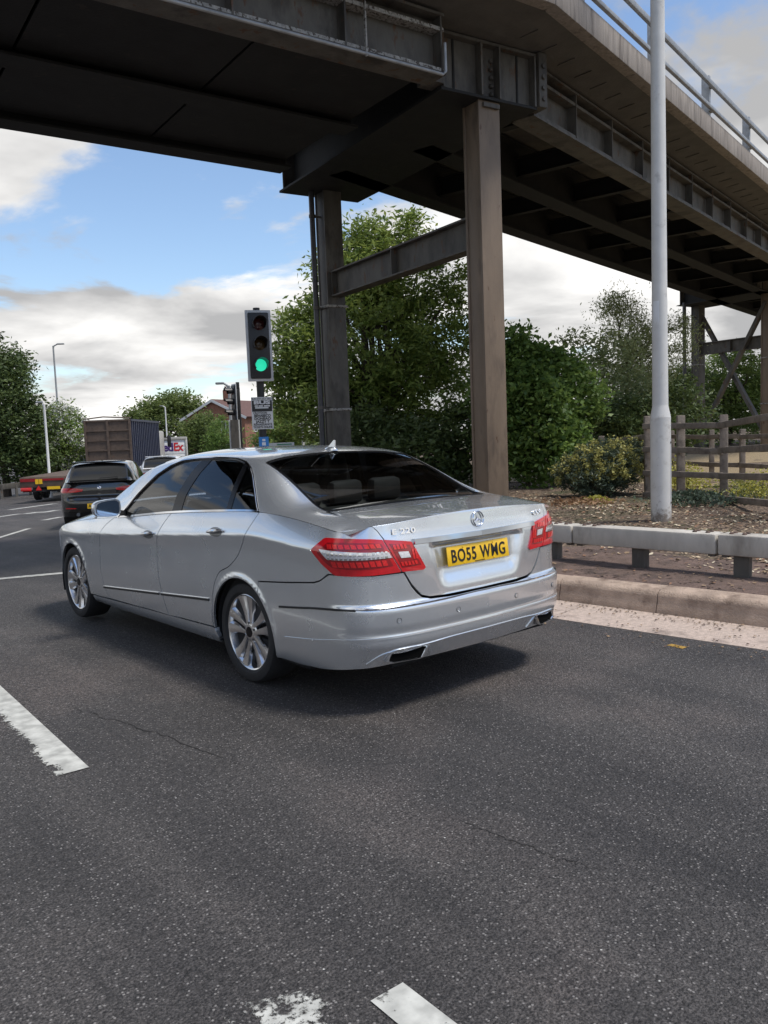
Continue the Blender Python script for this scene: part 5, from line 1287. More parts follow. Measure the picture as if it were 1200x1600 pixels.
M['lens_off_r'] = simple('unlit_red_lens', (.05, .012, .012), .2, 0, .1); M['lens_off_a'] = simple('unlit_amber_lens', (.05, .03, .01), .2, 0, .1)
M['paper'] = simple('poster_paper', (.62, .62, .61), .6, 0, .05); M['sign_blue'] = simple('sign_blue', (.02, .20, .55), .4, 0, .05); M['sign_white'] = simple('sign_white', (.72, .74, .76), .45, 0, .04)
M['sign_green'] = simple('sign_green', (.02, .22, .12), .45, 0, .05)
def face_cam(p, turn=0):
    d = CAM - p; return math.atan2(d.x, -d.y)*-1 if 0 else math.atan2(-d.x, d.y) + math.pi + turn     # local -y looks at the camera
def signal(name, label, p, z0, h, w, turn, lit, pole_r=.06, pole_mat='pole_black'):
    """traffic light: pole, backing board, three hooded lamps; local -y is the front"""
    rz = face_cam(p, turn); root = empty(name, (p.x, p.y, 0), rz); tag(root, label, 'traffic light', 'traffic lights at the junction')
    g = float(zroad(p.x, p.y)); b = MB(); b.tube([(0, .12, g), (0, .12, z0 + h*.9)], pole_r, 14); b.build('pole', M[pole_mat], root)
    b = MB(); b.box((0, 0, z0 + h/2), (w, .025, h)); b.build('backing_board', M['board_edge'], root, .01)
    b = MB(); b.box((0, -.02, z0 + h/2), (w*.80, .06, h*.925)); b.build('housing', M['signal_black'], root, .02)
    b = MB(); b.box((0, .06, z0 + h/2), (w*.5, .12, h*.7)); b.build('rear_case', M['signal_black'], root, .02)
    r = w*.235
    for k, zc in enumerate((z0 + h*.80, z0 + h*.52, z0 + h*.225)):
        b = MB(); b.lathe([(r, -.052), (r*.8, -.066), (r*.4, -.076), (0, -.08)], 24, 'y', (0, 0, zc)); b.build('lamp_lens', M['green_on'] if (lit and k == 2) else M[('lens_off_r', 'lens_off_a', 'lens_off_a')[k]], root)
        b = MB(); v = []; n = 18
        for t, yo in ((1.12, -.05), (1.14, -.30)):
            for i in range(n+1):
                a = R_(-35 + 250*i/n); v.append((r*t*math.cos(a), yo + (.10 if (yo < -.1 and math.sin(a) < .2) else 0), zc + r*t*math.sin(a)))
        for t, yo in ((1.06, -.30), (1.04, -.05)):
            for i in range(n+1):
                a = R_(-35 + 250*i/n); v.append((r*t*math.cos(a), yo + (.10 if (yo < -.1 and math.sin(a) < .2) else 0), zc + r*t*math.sin(a)))
        m_ = n+1; f = [(j*m_+i, j*m_+i+1, (j+1)*m_+i+1, (j+1)*m_+i) for j in range(3) for i in range(n)]
        b.add(v, f, True); b.build('hood', M['signal_black'], root, angle=40)
    b = MB(); b.tube([(0, .12, z0 + h*.9), (0, .12, z0 + h + .05)], pole_r*.9, 12); b.build('pole_cap', M['signal_black'], root)
    return root
sp_ = at(405, 540, 13); sp_.z = 0
signal('traffic_light', 'traffic light showing green on a black pole with a poster tied to it', sp_, 2.42, 1.10, .40, R_(8), True)
s2 = at(379, 640, 25); s2.z = 0
signal('traffic_light', 'dark traffic light seen side-on beyond the poster pole', at(364, 640, 25) if 0 else s2 + Vector((-.2, .1, 0)), 2.05, 1.12, .42, R_(-72), False, .06)
# ---- poster and blue sign on the pole
def on_pole(p, z, w, h, name, mat, label, cat, turn=R_(8), out=.075):
    rz = face_cam(p, turn); root = empty(name, (p.x, p.y, z), rz); tag(root, label, cat)
    b = MB(); b.box((0, .12 - out, 0), (w, .008, h)); b.build('board', mat, root); return root, .12 - out - .0045
po, py_ = on_pole(sp_, 1.925, .335, .505, 'poster', M['paper'], 'black and white event poster tied to the traffic light pole', 'poster')
b = MB(); b.box((0, py_ - .0005, .113), (.318, .001, .175)); b.build('black_panel', M['ink'], po)
for s, z, hgt, wd, mt, nm in (('SUN 6TH JULY 2025', .225, .030, .315, 'ink', .0), ('BUS', .165, .055, .26, 'paper', .004), ('CROYDON', .002, .034, .215, 'ink', .001), ('BEHABECO', -.042, .042, .26, 'ink', .002), ('DONEAO', -.088, .040, .26, 'ink', .002), ('JAZZY T', -.134, .040, .22, 'ink', .002), ('RENAISSANCE', -.179, .036, .29, 'ink', .001), ('TICKETS ONLINE', -.222, .032, .30, 'ink', .001)):
    t = text_mesh(s, hgt*1.35, .0004, 1, bold=nm*.8 + .0006); w_ = max(v.co.x for v in t.vertices) - min(v.co.x for v in t.vertices)
    for v in t.vertices: v.co.x *= wd/w_
    o = link('lettering', t, M[mt], po); o.matrix_local = Matrix.Translation((-.035 if s == 'CROYDON' else (.125 if s == 'DJ' else 0), py_ - .002, z)) @ Matrix.Rotation(math.pi/2, 4, 'X')
for k, (x, w) in enumerate(((-.09, .05), (-.02, .07), (.06, .06), (.11, .03), (-.05, .12), (.05, .10))): b = MB(); b.box((x, py_ - .0015, .113 - .028*(k > 3)), (w, .001, .022)); b.build('print_block', M['paper'], po)
for z in (.20, -.20): b = MB(); b.lathe([(.066, -.008), (.066, .008)], 14, 'z', (0, .12, z)); b.build('cable_tie', M['board_edge'], po)
bs, by = on_pole(sp_, 1.43, .155, .24, 'information_sign', M['sign_blue'], 'small blue sign with a white symbol on the traffic light pole', 'sign')
for c, s in (((0, 0, .07), (.05, .002, .035)), ((0, 0, .01), (.06, .002, .05)), ((0, 0, -.06), (.035, .002, .06))):
    b = MB(); b.box((c[0], by - .0012, c[2]), s); b.build('symbol', M['sign_white'], bs)
# ---- lamp posts
def lamp_post(name, label, base, h, r0, r1, arm, side, head=(.55, .16, .10), mat='pole_grey', group='street lamps'):
    root = empty(name, base); tag(root, label, 'lamp post', group)
    b = MB(); b.tube([(0, 0, 0), (0, 0, 1.1), (0, 0, 1.15), (0, 0, h)], [r0, r0, r0*.72, r1], 14); b.build('column', M[mat], root)
    d = Vector((side*rt.x, side*rt.y, 0))
    b = MB(); b.tube([Vector((0, 0, h - .15)), Vector((0, 0, h)) + d*.06, Vector((0, 0, h + .08)) + d*arm], r1*.8, 10); b.build('arm', M[mat], root)
    b = MB(); b.box(Vector((0, 0, h + .10)) + d*(arm + head[0]/2), head, rot=Matrix((d, Vector((-d.y, d.x, 0)), Vector((0, 0, 1)))).transposed()); b.build('lantern', M['pole_grey'], root, .03)
    return root
def gpt(px, D): p = at(px, 700, D); p.z = float(zroad(p.x, p.y)); return p
def hz_(px, py, D): return at(px, py, D).z
p = gpt(95, 53); lamp_post('lamp_post', 'tall grey lamp post with a short arm standing behind the dark left tree', p, hz_(88, 542, 53) - p.z, .10, .05, .25, 1, (.45, .2, .08))
p = gpt(74, 40); lamp_post('lamp_post', 'shorter pale lamp post in front of the flowering tree', p, hz_(65, 632, 40) - p.z, .09, .05, .05, -1, (.32, .16, .10), 'post_white')
p = gpt(262, 78); lamp_post('lamp_post', 'distant pale lamp post above the delivery truck', p, hz_(257, 636, 78) - p.z, .10, .06, .2, -1, (.3, .15, .08), 'post_white')
p = gpt(363, 33); lamp_post('lamp_post', 'grey lamp post with drooping lantern beside the house gable', p, hz_(359, 603, 33) - p.z, .085, .055, .18, -1, (.34, .16, .09))
p = gpt(474, 25); lamp_post('lamp_post', 'small lamp with a flat white lantern below the large tree', p, hz_(471, 668, 25) - p.z, .05, .035, -.15, 1, (.30, .18, .06), 'post_white')
p = gpt(944, 62); lamp_post('lamp_post', 'far street lamp above the hedge to the right of the columns', p, hz_(943, 524, 62) - p.z, .09, .06, .3, 1, (.7, .3, .16))
# ---- the big white post by the barrier
lb = gz(1033, 815, .21); root = empty('large_lamp_post', (lb.x, lb.y, .14)); tag(root, 'thick white lamp post standing in the mulch behind the barrier', 'lamp post')
b = MB(); b.tube([(0, 0, 0), (0, 0, 1.42), (0, 0, 1.46), (0, 0, 1.60), (0, 0, 1.62)], [.132, .132, .133, .104, .102], 40, cap=False); b.build('base_section', M['post_dirty'], root, angle=12)
b = MB(); b.tube([(0, 0, 1.60), (0, 0, 9.5)], [.102, .078], 40); b.build('shaft', M['post_white'], root)
d = CAM - Vector((lb.x, lb.y, 0)); a0 = math.atan2(d.y, d.x)
b = MB(); v = []; f = []; 
for z in (2.65, 2.97):
    for i in range(9): a = a0 + R_(-62 + 50*i/8 + 8); v.append((.0985*math.cos(a), .0985*math.sin(a), z))
b.add(v, [(i, i+1, 10+i, 9+i) for i in range(8)], True); b.build('white_label', M['sign_white'], root, recalc=False)
b = MB(); v = []
for z in (.28, 1.18):
    for i in range(7): a = a0 + R_(66 + 30*i/6); v.append((.134*math.cos(a), .134*math.sin(a), z))
b.add(v, [(i, i+1, 8+i, 7+i) for i in range(6)], True); b.build('access_door', M['board_edge'], root, recalc=False)
for z in (.33, 1.13): b = MB(); a = a0 + R_(70); b.lathe([(.012, 0), (.012, .006), (0, .006)], 10, 'x'); o = b.build('door_screw', M['steel'], root, loc=(.134*math.cos(a), .134*math.sin(a), z), rot=(0, 0, a))
b = MB(); b.tube([(0, 0, 9.45), (.5, .2, 9.7), (1.1, .4, 9.75)], .045, 10); b.build('arm', M['post_white'], root)
b = MB(); b.box((1.4, .5, 9.76), (.8, .3, .12), rz=.35); b.build('lantern', M['pole_grey'], root, .03)
# ---- pair of pale posts with a dark panel beyond the signals
p = gpt(368, 24); root = empty('sign_back', p, face_cam(p)); tag(root, 'dark back of a road sign on two pale posts beside the far traffic light', 'sign')
zt = hz_(368, 656, 24) - p.z
b = MB(); b.box((0, 0, zt - .55), (.22, .02, 1.1)); b.build('panel', M['steel'], root)
for s in (-1, 1): b = MB(); b.tube([(s*.13, .04, 0), (s*.13, .04, zt)], .025, 10); b.build('post', M['post_white'], root)
# ---- pale green and white board behind the saloon's roof
p = gpt(440, 17); root = empty('direction_sign', p, face_cam(p)); tag(root, 'low pale sign board with a green stripe just above the silver roof', 'sign')
zc = hz_(440, 694, 17) - p.z
b = MB(); b.box((0, 0, zc - .10), (.52, .03, .26)); b.build('board', M['paper'], root, .008)
b = MB(); b.box((.06, -.018, zc - .005), (.30, .004, .022)); b.build('stripe', M['sign_green'], root)
for s in (-1, 1): b = MB(); b.tube([(s*.18, .03, 0), (s*.18, .03, zc)], .025, 8); b.build('post', M['pole_grey'], root)

# ---------------------------------------------------------------- timber fence
M['timber'] = simple('weathered_timber', (.21, .175, .145), .85, 0, .3, 4, .5, 18, dark=((.095, .075, .062), .54, 5), stretch=(1, 1, 1))
def fence(name, label, posts, rails_z, group='timber fences', pw=.13, rw=.10, rd=.045, extra=0.12):
    """posts: list of (point on the ground, height); rails run post to post at heights rails_z"""
    root = empty(name, posts[0][0]); tag(root, label, 'fence', group); o = Vector(posts[0][0])
    for p, h in posts:
        p = Vector(p); b = MB(); b.box(p - o + Vector((0, 0, h/2 - .05)), (pw, pw, h + .10), rz=rng.uniform(-.15, .15) + .6); b.build('post', M['timber'], root, .012)
    for k in range(len(posts)-1):
        a, b_ = Vector(posts[k][0]), Vector(posts[k+1][0]); n_ = (b_ - a).cross(Vector((0, 0, 1))).normalized(); n_ = n_ if n_.dot(CAM - a) > 0 else -n_
        d_ = (b_ - a).normalized()
        for z in rails_z:
            m_ = MB(); j = rng.uniform(-.015, .015); m_.bar(a - o + n_*(pw/2 + rd*.4) - d_*.05 + Vector((0, 0, z*posts[k][1] + j)), b_ - o + n_*(pw/2 + rd*.4) + d_*.05 + Vector((0, 0, z*posts[k+1][1] - j)), rd, rw); m_.build('rail', M['timber'], root, .008)
    return root
A = gz(1131, 782, .20); B = gz(1064, 777, .20); Cc = gz(1013, 775, .20); E1 = at(1255, 800, 10.6); E1.z = .36
def top_h(px, py, D, base): return at(px, py, D).z - base.z
dA = (A - CAM).dot(fw); dB_ = (B - CAM).dot(fw); dC = (Cc - CAM).dot(fw)
fence('timber_fence', 'four-rail weathered timber fence turning a corner right of the white post', [(E1, 1.42), (A, at(1131, 648, dA).z - A.z), (B, at(1063, 649, dB_).z - B.z), (Cc, at(1013, 650, dC).z - Cc.z)], (.03, .29, .58, .875))
F1 = at(876, 730, 23.5); F1.z = .18; F2 = at(902, 700, 21.4); F2.z = .18; F3 = at(940, 700, 18.6); F3.z = .18
fence('timber_fence', 'two-rail timber fence receding behind the flowering bush', [(Cc + Vector((.25, .1, 0)), 1.28), (F3, 1.10), (F2, 1.05), (F1, 1.02)], (.48, .84))
G = [at(1050, 700, 20.5), at(1112, 700, 19.0), at(1160, 700, 18.0), at(1240, 700, 16.5)]
for g in G: g.z = .20
fence('timber_fence', 'further timber fence seen through the gaps of the near one', [(g, 1.12) for g in G], (.30, .86), pw=.11)
# ---- guard rail and iron railing on the far left
g0, g1 = at(-60, 700, 40), at(45, 700, 47)
for q in (g0, g1): q.z = float(zroad(q.x, q.y))
root = empty('guard_rail', g0); tag(root, 'rusty steel guard rail along the far left edge of the road', 'guard rail')
b = MB(); b.bar(Vector((0, 0, .62)), g1 - g0 + Vector((0, 0, .62)), .06, .30); b.build('beam', M['steel'], root, .02)
for t in np.linspace(.03, .97, 5): b = MB(); q = (g1 - g0)*float(t); b.box(q + Vector((0, 0, .35)), (.12, .12, .7)); b.build('post', M['steel'], root)
g0, g1 = at(60, 700, 50), at(150, 700, 56)
for q in (g0, g1): q.z = float(zroad(q.x, q.y))
root = empty('iron_railing', g0); tag(root, 'dark iron railing below the flowering tree', 'railing')
for z in (.15, 1.15): b = MB(); b.bar(Vector((0, 0, z)), g1 - g0 + Vector((0, 0, z)), .05, .05); b.build('rail', M['pole_black'], root)
for t in np.linspace(0, 1, 24): b = MB(); q = (g1 - g0)*float(t); b.box(q + Vector((0, 0, .6)), (.03, .03, 1.2)); b.build('bar', M['pole_black'], root)

# ---------------------------------------------------------------- brick house behind the signals
M['brick'] = simple('red_brick', (.26, .125, .080), .9, 0, .25, 2.5, .4, 20, dark=((.17, .08, .055), .52, 8)); M['roof_tile'] = simple('brown_roof_tiles', (.12, .065, .055), .85, 0, .25, 6, .4, 10); M['frame_white'] = simple('white_window_frame', (.7, .7, .68), .5, 0, .05)
hp = at(352, 690, 85); hp.z = float(zroad(hp.x, hp.y)); zr = at(336, 623, 82).z - hp.z; ze = zr - 1.75
house = tag(empty('brick_house', hp, -R_(62)), 'red brick house with a gable, chimney and white windows behind the far signals', 'house')
HW, HD = 3.6, 9.5
b = MB(); b.prism([(-HW, 0), (HW, 0), (HW, ze), (0, zr - .1), (-HW, ze)], 0, .3, lambda a, bb, h: (a - 1.2, h, bb)); b.build('gable_wall', M['brick'], house)
b = MB(); b.box((HW - .15 - 1.2, HD/2, ze/2), (.3, HD - .6, ze)); b.box((-HW + .15 - 1.2, HD/2, ze/2), (.3, HD - .6, ze)); b.box((-1.2, HD, ze/2), (2*HW, .3, ze)); b.build('wall', M['brick'], house)
for s in (-1, 1):
    b = MB(); n_ = Vector((s*(zr - ze), 0, HW)).normalized(); a = Vector((-1.2, -.25, zr)); e_ = Vector((s*(HW + .35) - 1.2, -.25, ze - .17)); y_ = Vector((0, HD + .5, 0)); t = n_*.12
    b.add([a, e_, e_ + y_, a + y_, a + t, e_ + t, e_ + y_ + t, a + y_ + t], [(0, 1, 2, 3), (4, 5, 6, 7), (0, 1, 5, 4), (1, 2, 6, 5), (2, 3, 7, 6), (3, 0, 4, 7)]); rf = b.build('roof', M['roof_tile'], house)
    b = MB(); b.bar(a + Vector((0, -.03, -.04)), e_ + Vector((0, -.03, -.04)), .06, .24); b.build('barge_board', M['frame_white'], house)
b = MB(); b.box((-.6, 1.9, zr + .3), (.75, .6, 1.5)); ch = b.build('chimney', M['brick'], house)
for x in (-.2, .2): b = MB(); b.tube([(-.6 + x, 1.9, zr + 1.0), (-.6 + x, 1.9, zr + 1.45)], .12, 10); b.build('chimney_pot', M['roof_tile'], ch)
for x, z in ((.2, ze - 1.0), (-2.6, ze - 1.0), (.2, ze - 3.4), (-2.6, ze - 3.4)):
    wn_ = empty('window', (x, -.03, z), 0, house); b = MB(); b.box((0, 0, 0), (1.15, .05, 1.25)); b.build('frame', M['frame_white'], wn_)
    for s in (-.27, .27): b = MB(); b.box((s, -.03, 0), (.42, .02, 1.05)); b.build('pane', M['dark_glass'], wn_)
for y, z in ((2.4, ze - 1.0), (6.2, ze - 1.0), (2.4, ze - 3.4), (6.2, ze - 3.4)):
    wn_ = empty('window', (HW - 1.2 + .03, y, z), 0, house); b = MB(); b.box((0, 0, 0), (.05, 1.4, 1.25)); b.build('frame', M['frame_white'], wn_)
    for s in (-.33, .33): b = MB(); b.box((.03, s, 0), (.02, .55, 1.05)); b.build('pane', M['dark_glass'], wn_)
# ---------------------------------------------------------------- foliage
def leaf_mat(name, c0, c1, trans=.42):
    m = bpy.data.materials.new(name); m.use_nodes = True; n = m.node_tree; n.nodes.clear()
    o = n.nodes.new('ShaderNodeOutputMaterial'); g = n.nodes.new('ShaderNodeNewGeometry')
    r = n.nodes.new('ShaderNodeValToRGB'); r.color_ramp.elements[0].color = rgb(c0); r.color_ramp.elements[1].color = rgb(c1); n.links.new(g.outputs['Random Per Island'], r.inputs[0])
    tcn = n.nodes.new('ShaderNodeTexCoord'); nz_ = n.nodes.new('ShaderNodeTexNoise'); setin(nz_, Scale=.8, Detail=3); n.links.new(tcn.outputs['Object'], nz_.inputs['Vector'])
    mr = n.nodes.new('ShaderNodeMapRange'); mr.inputs['To Min'].default_value = .6; mr.inputs['To Max'].default_value = 1.4; n.links.new(nz_.outputs[0], mr.inputs['Value'])
    mu = n.nodes.new('ShaderNodeMixRGB'); mu.blend_type = 'MULTIPLY'; mu.inputs[0].default_value = 1; n.links.new(r.outputs[0], mu.inputs[1]); n.links.new(mr.outputs[0], mu.inputs[2])
    d = n.nodes.new('ShaderNodeBsdfPrincipled'); d.inputs['Roughness'].default_value = .5; d.inputs['Specular IOR Level'].default_value = .35; n.links.new(mu.outputs[0], d.inputs['Base Color'])
    t = n.nodes.new('ShaderNodeBsdfTranslucent'); hs = n.nodes.new('ShaderNodeHueSaturation'); hs.inputs['Hue'].default_value = .485; hs.inputs['Value'].default_value = 1.3; n.links.new(mu.outputs[0], hs.inputs['Color']); n.links.new(hs.outputs[0], t.inputs[0])
    mx = n.nodes.new('ShaderNodeMixShader'); mx.inputs[0].default_value = trans; n.links.new(d.outputs[0], mx.inputs[1]); n.links.new(t.outputs[0], mx.inputs[2]); n.links.new(mx.outputs[0], o.inputs[0])
    return m
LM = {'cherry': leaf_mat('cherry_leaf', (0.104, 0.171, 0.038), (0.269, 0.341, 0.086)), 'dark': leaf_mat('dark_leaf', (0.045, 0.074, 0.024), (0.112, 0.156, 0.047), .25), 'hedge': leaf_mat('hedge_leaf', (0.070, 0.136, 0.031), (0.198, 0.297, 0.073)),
      'grey': leaf_mat('grey_green_leaf', (0.176, 0.218, 0.096), (0.350, 0.397, 0.182)), 'mid': leaf_mat('mid_leaf', (0.104, 0.171, 0.048), (0.233, 0.318, 0.086)), 'may': leaf_mat('may_blossom', (.50,.50,.45), (.70,.70,.64), .2),
      'far': leaf_mat('far_leaf', (0.082, 0.124, 0.038), (0.176, 0.227, 0.067)), 'euph': leaf_mat('spurge_leaf', (0.051, 0.076, 0.054), (0.105, 0.139, 0.088), .2), 'spurge': leaf_mat('spurge_flower', (.28, .28, .085), (.50, .47, .16), .3),
      'yellow': leaf_mat('yellow_green', (.28, .28, .05), (.52, .50, .10), .35), 'grass': leaf_mat('grass_blade', (0.102, 0.145, 0.043), (0.238, 0.272, 0.085), .3), 'brown': leaf_mat('dead_leaf', (.17,.10,.05), (.36,.22,.12), .2)}
M['bark'] = simple('bark', (.075, .058, .045), .95, 0, .3, 8, .8, 30)
def leaves(centres, normals_hint, size, width=.42, droop=.0):
    """rhombic leaves at given centres -> mesh data arrays"""
    C_ = np.asarray(centres, float); n = len(C_)
    a = rng.normal(size=(n, 3)); a[:, 2] = a[:, 2]*.55 - droop; a /= np.linalg.norm(a, axis=1)[:, None]
    b = rng.normal(size=(n, 3)); b -= (b*a).sum(1)[:, None]*a; b /= np.linalg.norm(b, axis=1)[:, None]
    c = np.cross(a, b); s = (size*rng.uniform(.65, 1.3, n))[:, None]; w = s*width
    V = np.stack([C_ - a*s*.5, C_ - a*s*.05 + b*w*.5 + c*s*.06, C_ + a*s*.55 - c*s*.05, C_ - a*s*.05 - b*w*.5 + c*s*.06], 1).reshape(-1, 3)
    return V
def leaf_obj(name, V, mat, parent=None, kind=None):
    n = len(V)//4; me = bpy.data.meshes.new(name); me.vertices.add(4*n); me.vertices.foreach_set('co', V.astype(np.float32).ravel())
    me.loops.add(4*n); me.loops.foreach_set('vertex_index', np.arange(4*n, dtype=np.int32)); me.polygons.add(n); me.polygons.foreach_set('loop_start', np.arange(0, 4*n, 4, dtype=np.int32)); me.polygons.foreach_set('loop_total', np.full(n, 4, np.int32))
    me.update(); o = link(name, me, mat, parent)
    if kind: o['kind'] = kind
    return o
def clusters(shape, n_cl, per, spread):
    """shape(n) -> cluster centres; per leaves round each, flattened a little"""
    c = shape(n_cl); k = rng.normal(size=(n_cl, per, 3))*np.array([1, 1, .7])*spread*rng.uniform(.5, 1.3, (n_cl, 1, 1))
    return (c[:, None, :] + k).reshape(-1, 3), c
def ellip(parts, shell=.55):
    """points in a union of ellipsoids (cx, cy, cz, rx, ry, rz, weight), biased to the outside"""
    P = np.array([p[:6] for p in parts]); w = np.array([p[6] if len(p) > 6 else 1. for p in parts]); w = w/w.sum()
    def f(n):
        i = rng.choice(len(P), n, p=w); u = rng.normal(size=(n, 3)); u /= np.linalg.norm(u, axis=1)[:, None]; r = rng.random(n)**(1/3); r = shell*np.maximum(r, rng.uniform(.6, 1, n)) + (1 - shell)*r
        return P[i, :3] + u*r[:, None]*P[i, 3:]
    return f
def limbs(b, base, tips, r0, fork=.35, sag=.1):
    for t in tips:
        t = Vector(t); p = Vector(base); m_ = p.lerp(t, fork) + Vector((rng.uniform(-.2, .2), rng.uniform(-.2, .2), (t - p).length*.10)); pts = [tuple(q) for q in catmull([tuple(p), tuple(m_), tuple(p.lerp(t, .7) + Vector((rng.uniform(-.15, .15), rng.uniform(-.15, .15), .1)))  , tuple(t)], 4)]
        n = len(pts); b.tube(pts, [r0*(1 - .88*i/(n-1)) for i in range(n)], 6)
def tree(name, label, base, parts, n_cl, per, spread, size, mat, trunk_h, trunk_r, droop=.1, group=None, cat='tree', stems=1, extra=None, n_limb=14, width=.42, shell=.55, wood=True):
    """parts: ellipsoids relative to the base"""
    root = empty(name, base); tag(root, label, cat, group)
    pts, cl = clusters(ellip(parts, shell), n_cl, per, spread)
    pts[:, 2] = np.maximum(pts[:, 2], .03)
    leaf_obj('crown' if cat == 'tree' else 'foliage', leaves(pts, None, size, width, droop), LM[mat], root)
    if extra:
        for em, k, sz, lift in extra:
            sel = cl[rng.choice(len(cl), k)] + rng.normal(size=(k, 3))*spread*.5 + np.array([0, 0, lift]); q = (sel[:, None, :] + rng.normal(size=(k, 10, 3))*sz*.9).reshape(-1, 3)
            leaf_obj('blossom', leaves(q, None, sz, .8, 0), LM[em], root)
    if wood:
        b = MB()
        for s in range(stems):
            o = Vector((rng.uniform(-.3, .3), rng.uniform(-.3, .3), 0))*(stems > 1); top = o*1.6 + Vector((rng.uniform(-.1, .1), rng.uniform(-.1, .1), trunk_h))
            b.tube([o - Vector((0, 0, .2)), o + (top - o)*.5 + Vector((.05, .03, 0)), top], [trunk_r*1.25, trunk_r, trunk_r*.8], 8)
            tips = cl[rng.choice(len(cl), n_limb)]; limbs(b, top, tips, trunk_r*.6)
        b.build('trunk', M['bark'], root)
    return root
def gv(px, D, z=None):
    p = at(px, 700, D); p.z = float(verge_z(p.x, p.y)) if z is None else z; return p
# camera-facing local frame for parts given in (right, up) metres
def prt(r, u, d, rr, ru, rd, w=1.):    # right, up, deeper
    k = rt*r + Vector((fw.x, fw.y, 0)).normalized()*d; return (k.x, k.y, u, rr, rd, ru, w)
# ---- large tree behind the columns
p = gv(585, 21.5)
S1 = 21.5/FPX
def pxp(px, py, dpt, rpx, rpy, rd, w, D, base):
    q = at(px, py, D + dpt) - base; return (q.x, q.y, q.z, rpx*D/FPX, rd, rpy*D/FPX, w)
tree('broadleaf_tree', 'large leafy green tree rising behind the flyover columns', p,
     [pxp(*a, 21.5, p) for a in ((585, 560, 0, 105, 110, 1.9, 3.2), (480, 545, .3, 52, 75, 1.2, 1.1), (455, 600, .2, 30, 70, 1.0, .5), (690, 530, .3, 48, 85, 1.2, 1.0), (570, 430, 0, 55, 70, 1.1, 1.1), (575, 370, 0, 26, 38, .6, .28), (642, 370, .1, 20, 36, .5, .22), (640, 440, .1, 45, 60, .9, .7), (520, 440, 0, 30, 60, .8, .35), (650, 620, 0, 90, 75, 1.5, 1.5), (520, 640, 0, 75, 60, 1.4, 1.2), (712, 455, .2, 22, 45, .6, .2))],
     1000, 46, .20, .165, 'cherry', 1.6, .13, .35, n_limb=26, width=.36, stems=2)
# ---- undergrowth and hedges
def hedge(name, label, blobs, D, n_cl, per, spread, size, mat, group='shrubs behind the verge', **k):
    b0 = gv(blobs[0][0], D); return tree(name, label, b0, [pxp(*a, D, b0) for a in blobs], n_cl, per, spread, size, mat, .5, .05, cat='shrub', group=group, n_limb=10, **k)
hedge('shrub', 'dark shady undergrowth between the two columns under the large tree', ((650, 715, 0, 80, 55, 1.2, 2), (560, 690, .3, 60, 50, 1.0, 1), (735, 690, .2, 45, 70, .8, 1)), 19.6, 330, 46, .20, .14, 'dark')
hedge('shrub', 'dense ivy-green hedge just right of the near column', ((825, 665, 0, 45, 95, .9, 2.2), (790, 640, .4, 40, 110, .9, 1.4), (868, 690, .2, 28, 62, .7, .9), (805, 560, .3, 30, 55, .6, .7), (850, 585, .3, 34, 45, .7, .7), (890, 620, .6, 40, 60, .8, .9)), 18.4, 560, 46, .17, .125, 'hedge', width=.6, shell=.85)
hedge('shrub', 'loose grey-green shrub between the hedge and the white post', ((935, 620, 0, 55, 75, 1.2, 2), (985, 640, 0, 50, 70, 1.2, 1.5), (900, 560, 0, 35, 45, .8, .6), (960, 560, .2, 40, 50, .8, .6)), 23.5, 260, 40, .22, .12, 'grey')
hedge('shrub', 'dark green bush low behind the receding fence', ((930, 680, 0, 60, 50, 1.0, 1.5), (1000, 670, 0, 45, 55, 1.0, 1.2), (1060, 650, .5, 45, 60, 1., 1.)), 22, 300, 40, .20, .13, 'dark')
# ---- wispy birch
p = gv(985, 28)
tree('birch_tree', 'thin wispy birch with drooping twigs against the sky', p, [pxp(*a, 28, p) for a in ((965, 475, 0, 22, 16, .4, .25), (985, 515, 0, 34, 34, .6, .5), (1010, 560, 0, 48, 55, .8, 1.1), (1060, 530, .2, 26, 40, .6, .4), (1000, 610, 0, 60, 55, .9, 1.1), (945, 490, 0, 14, 10, .3, .1))],
     420, 40, .26, .11, 'grey', 3.2, .06, .8, n_limb=26, width=.3)
# ---- trees under the far end of the flyover
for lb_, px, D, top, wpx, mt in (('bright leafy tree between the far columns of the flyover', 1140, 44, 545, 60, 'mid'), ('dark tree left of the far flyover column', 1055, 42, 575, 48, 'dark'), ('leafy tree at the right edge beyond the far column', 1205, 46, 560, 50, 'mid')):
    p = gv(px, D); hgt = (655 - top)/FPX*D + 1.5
    tree('broadleaf_tree', lb_, p, [prt(0, hgt*.62, 0, wpx*D/FPX*.8, hgt*.36, 1.6, 2), prt(-.9, hgt*.4, 0, wpx*D/FPX*.8, hgt*.38, 1.4, 1.4), prt(.9, hgt*.38, 0, wpx*D/FPX*.8, hgt*.36, 1.4, 1.4), prt(.3, hgt*.85, 0, wpx*D/FPX*.45, hgt*.14, 1., .5)], 330, 34, .30, .20, mt, 1.6, .14, group='trees beyond the flyover')
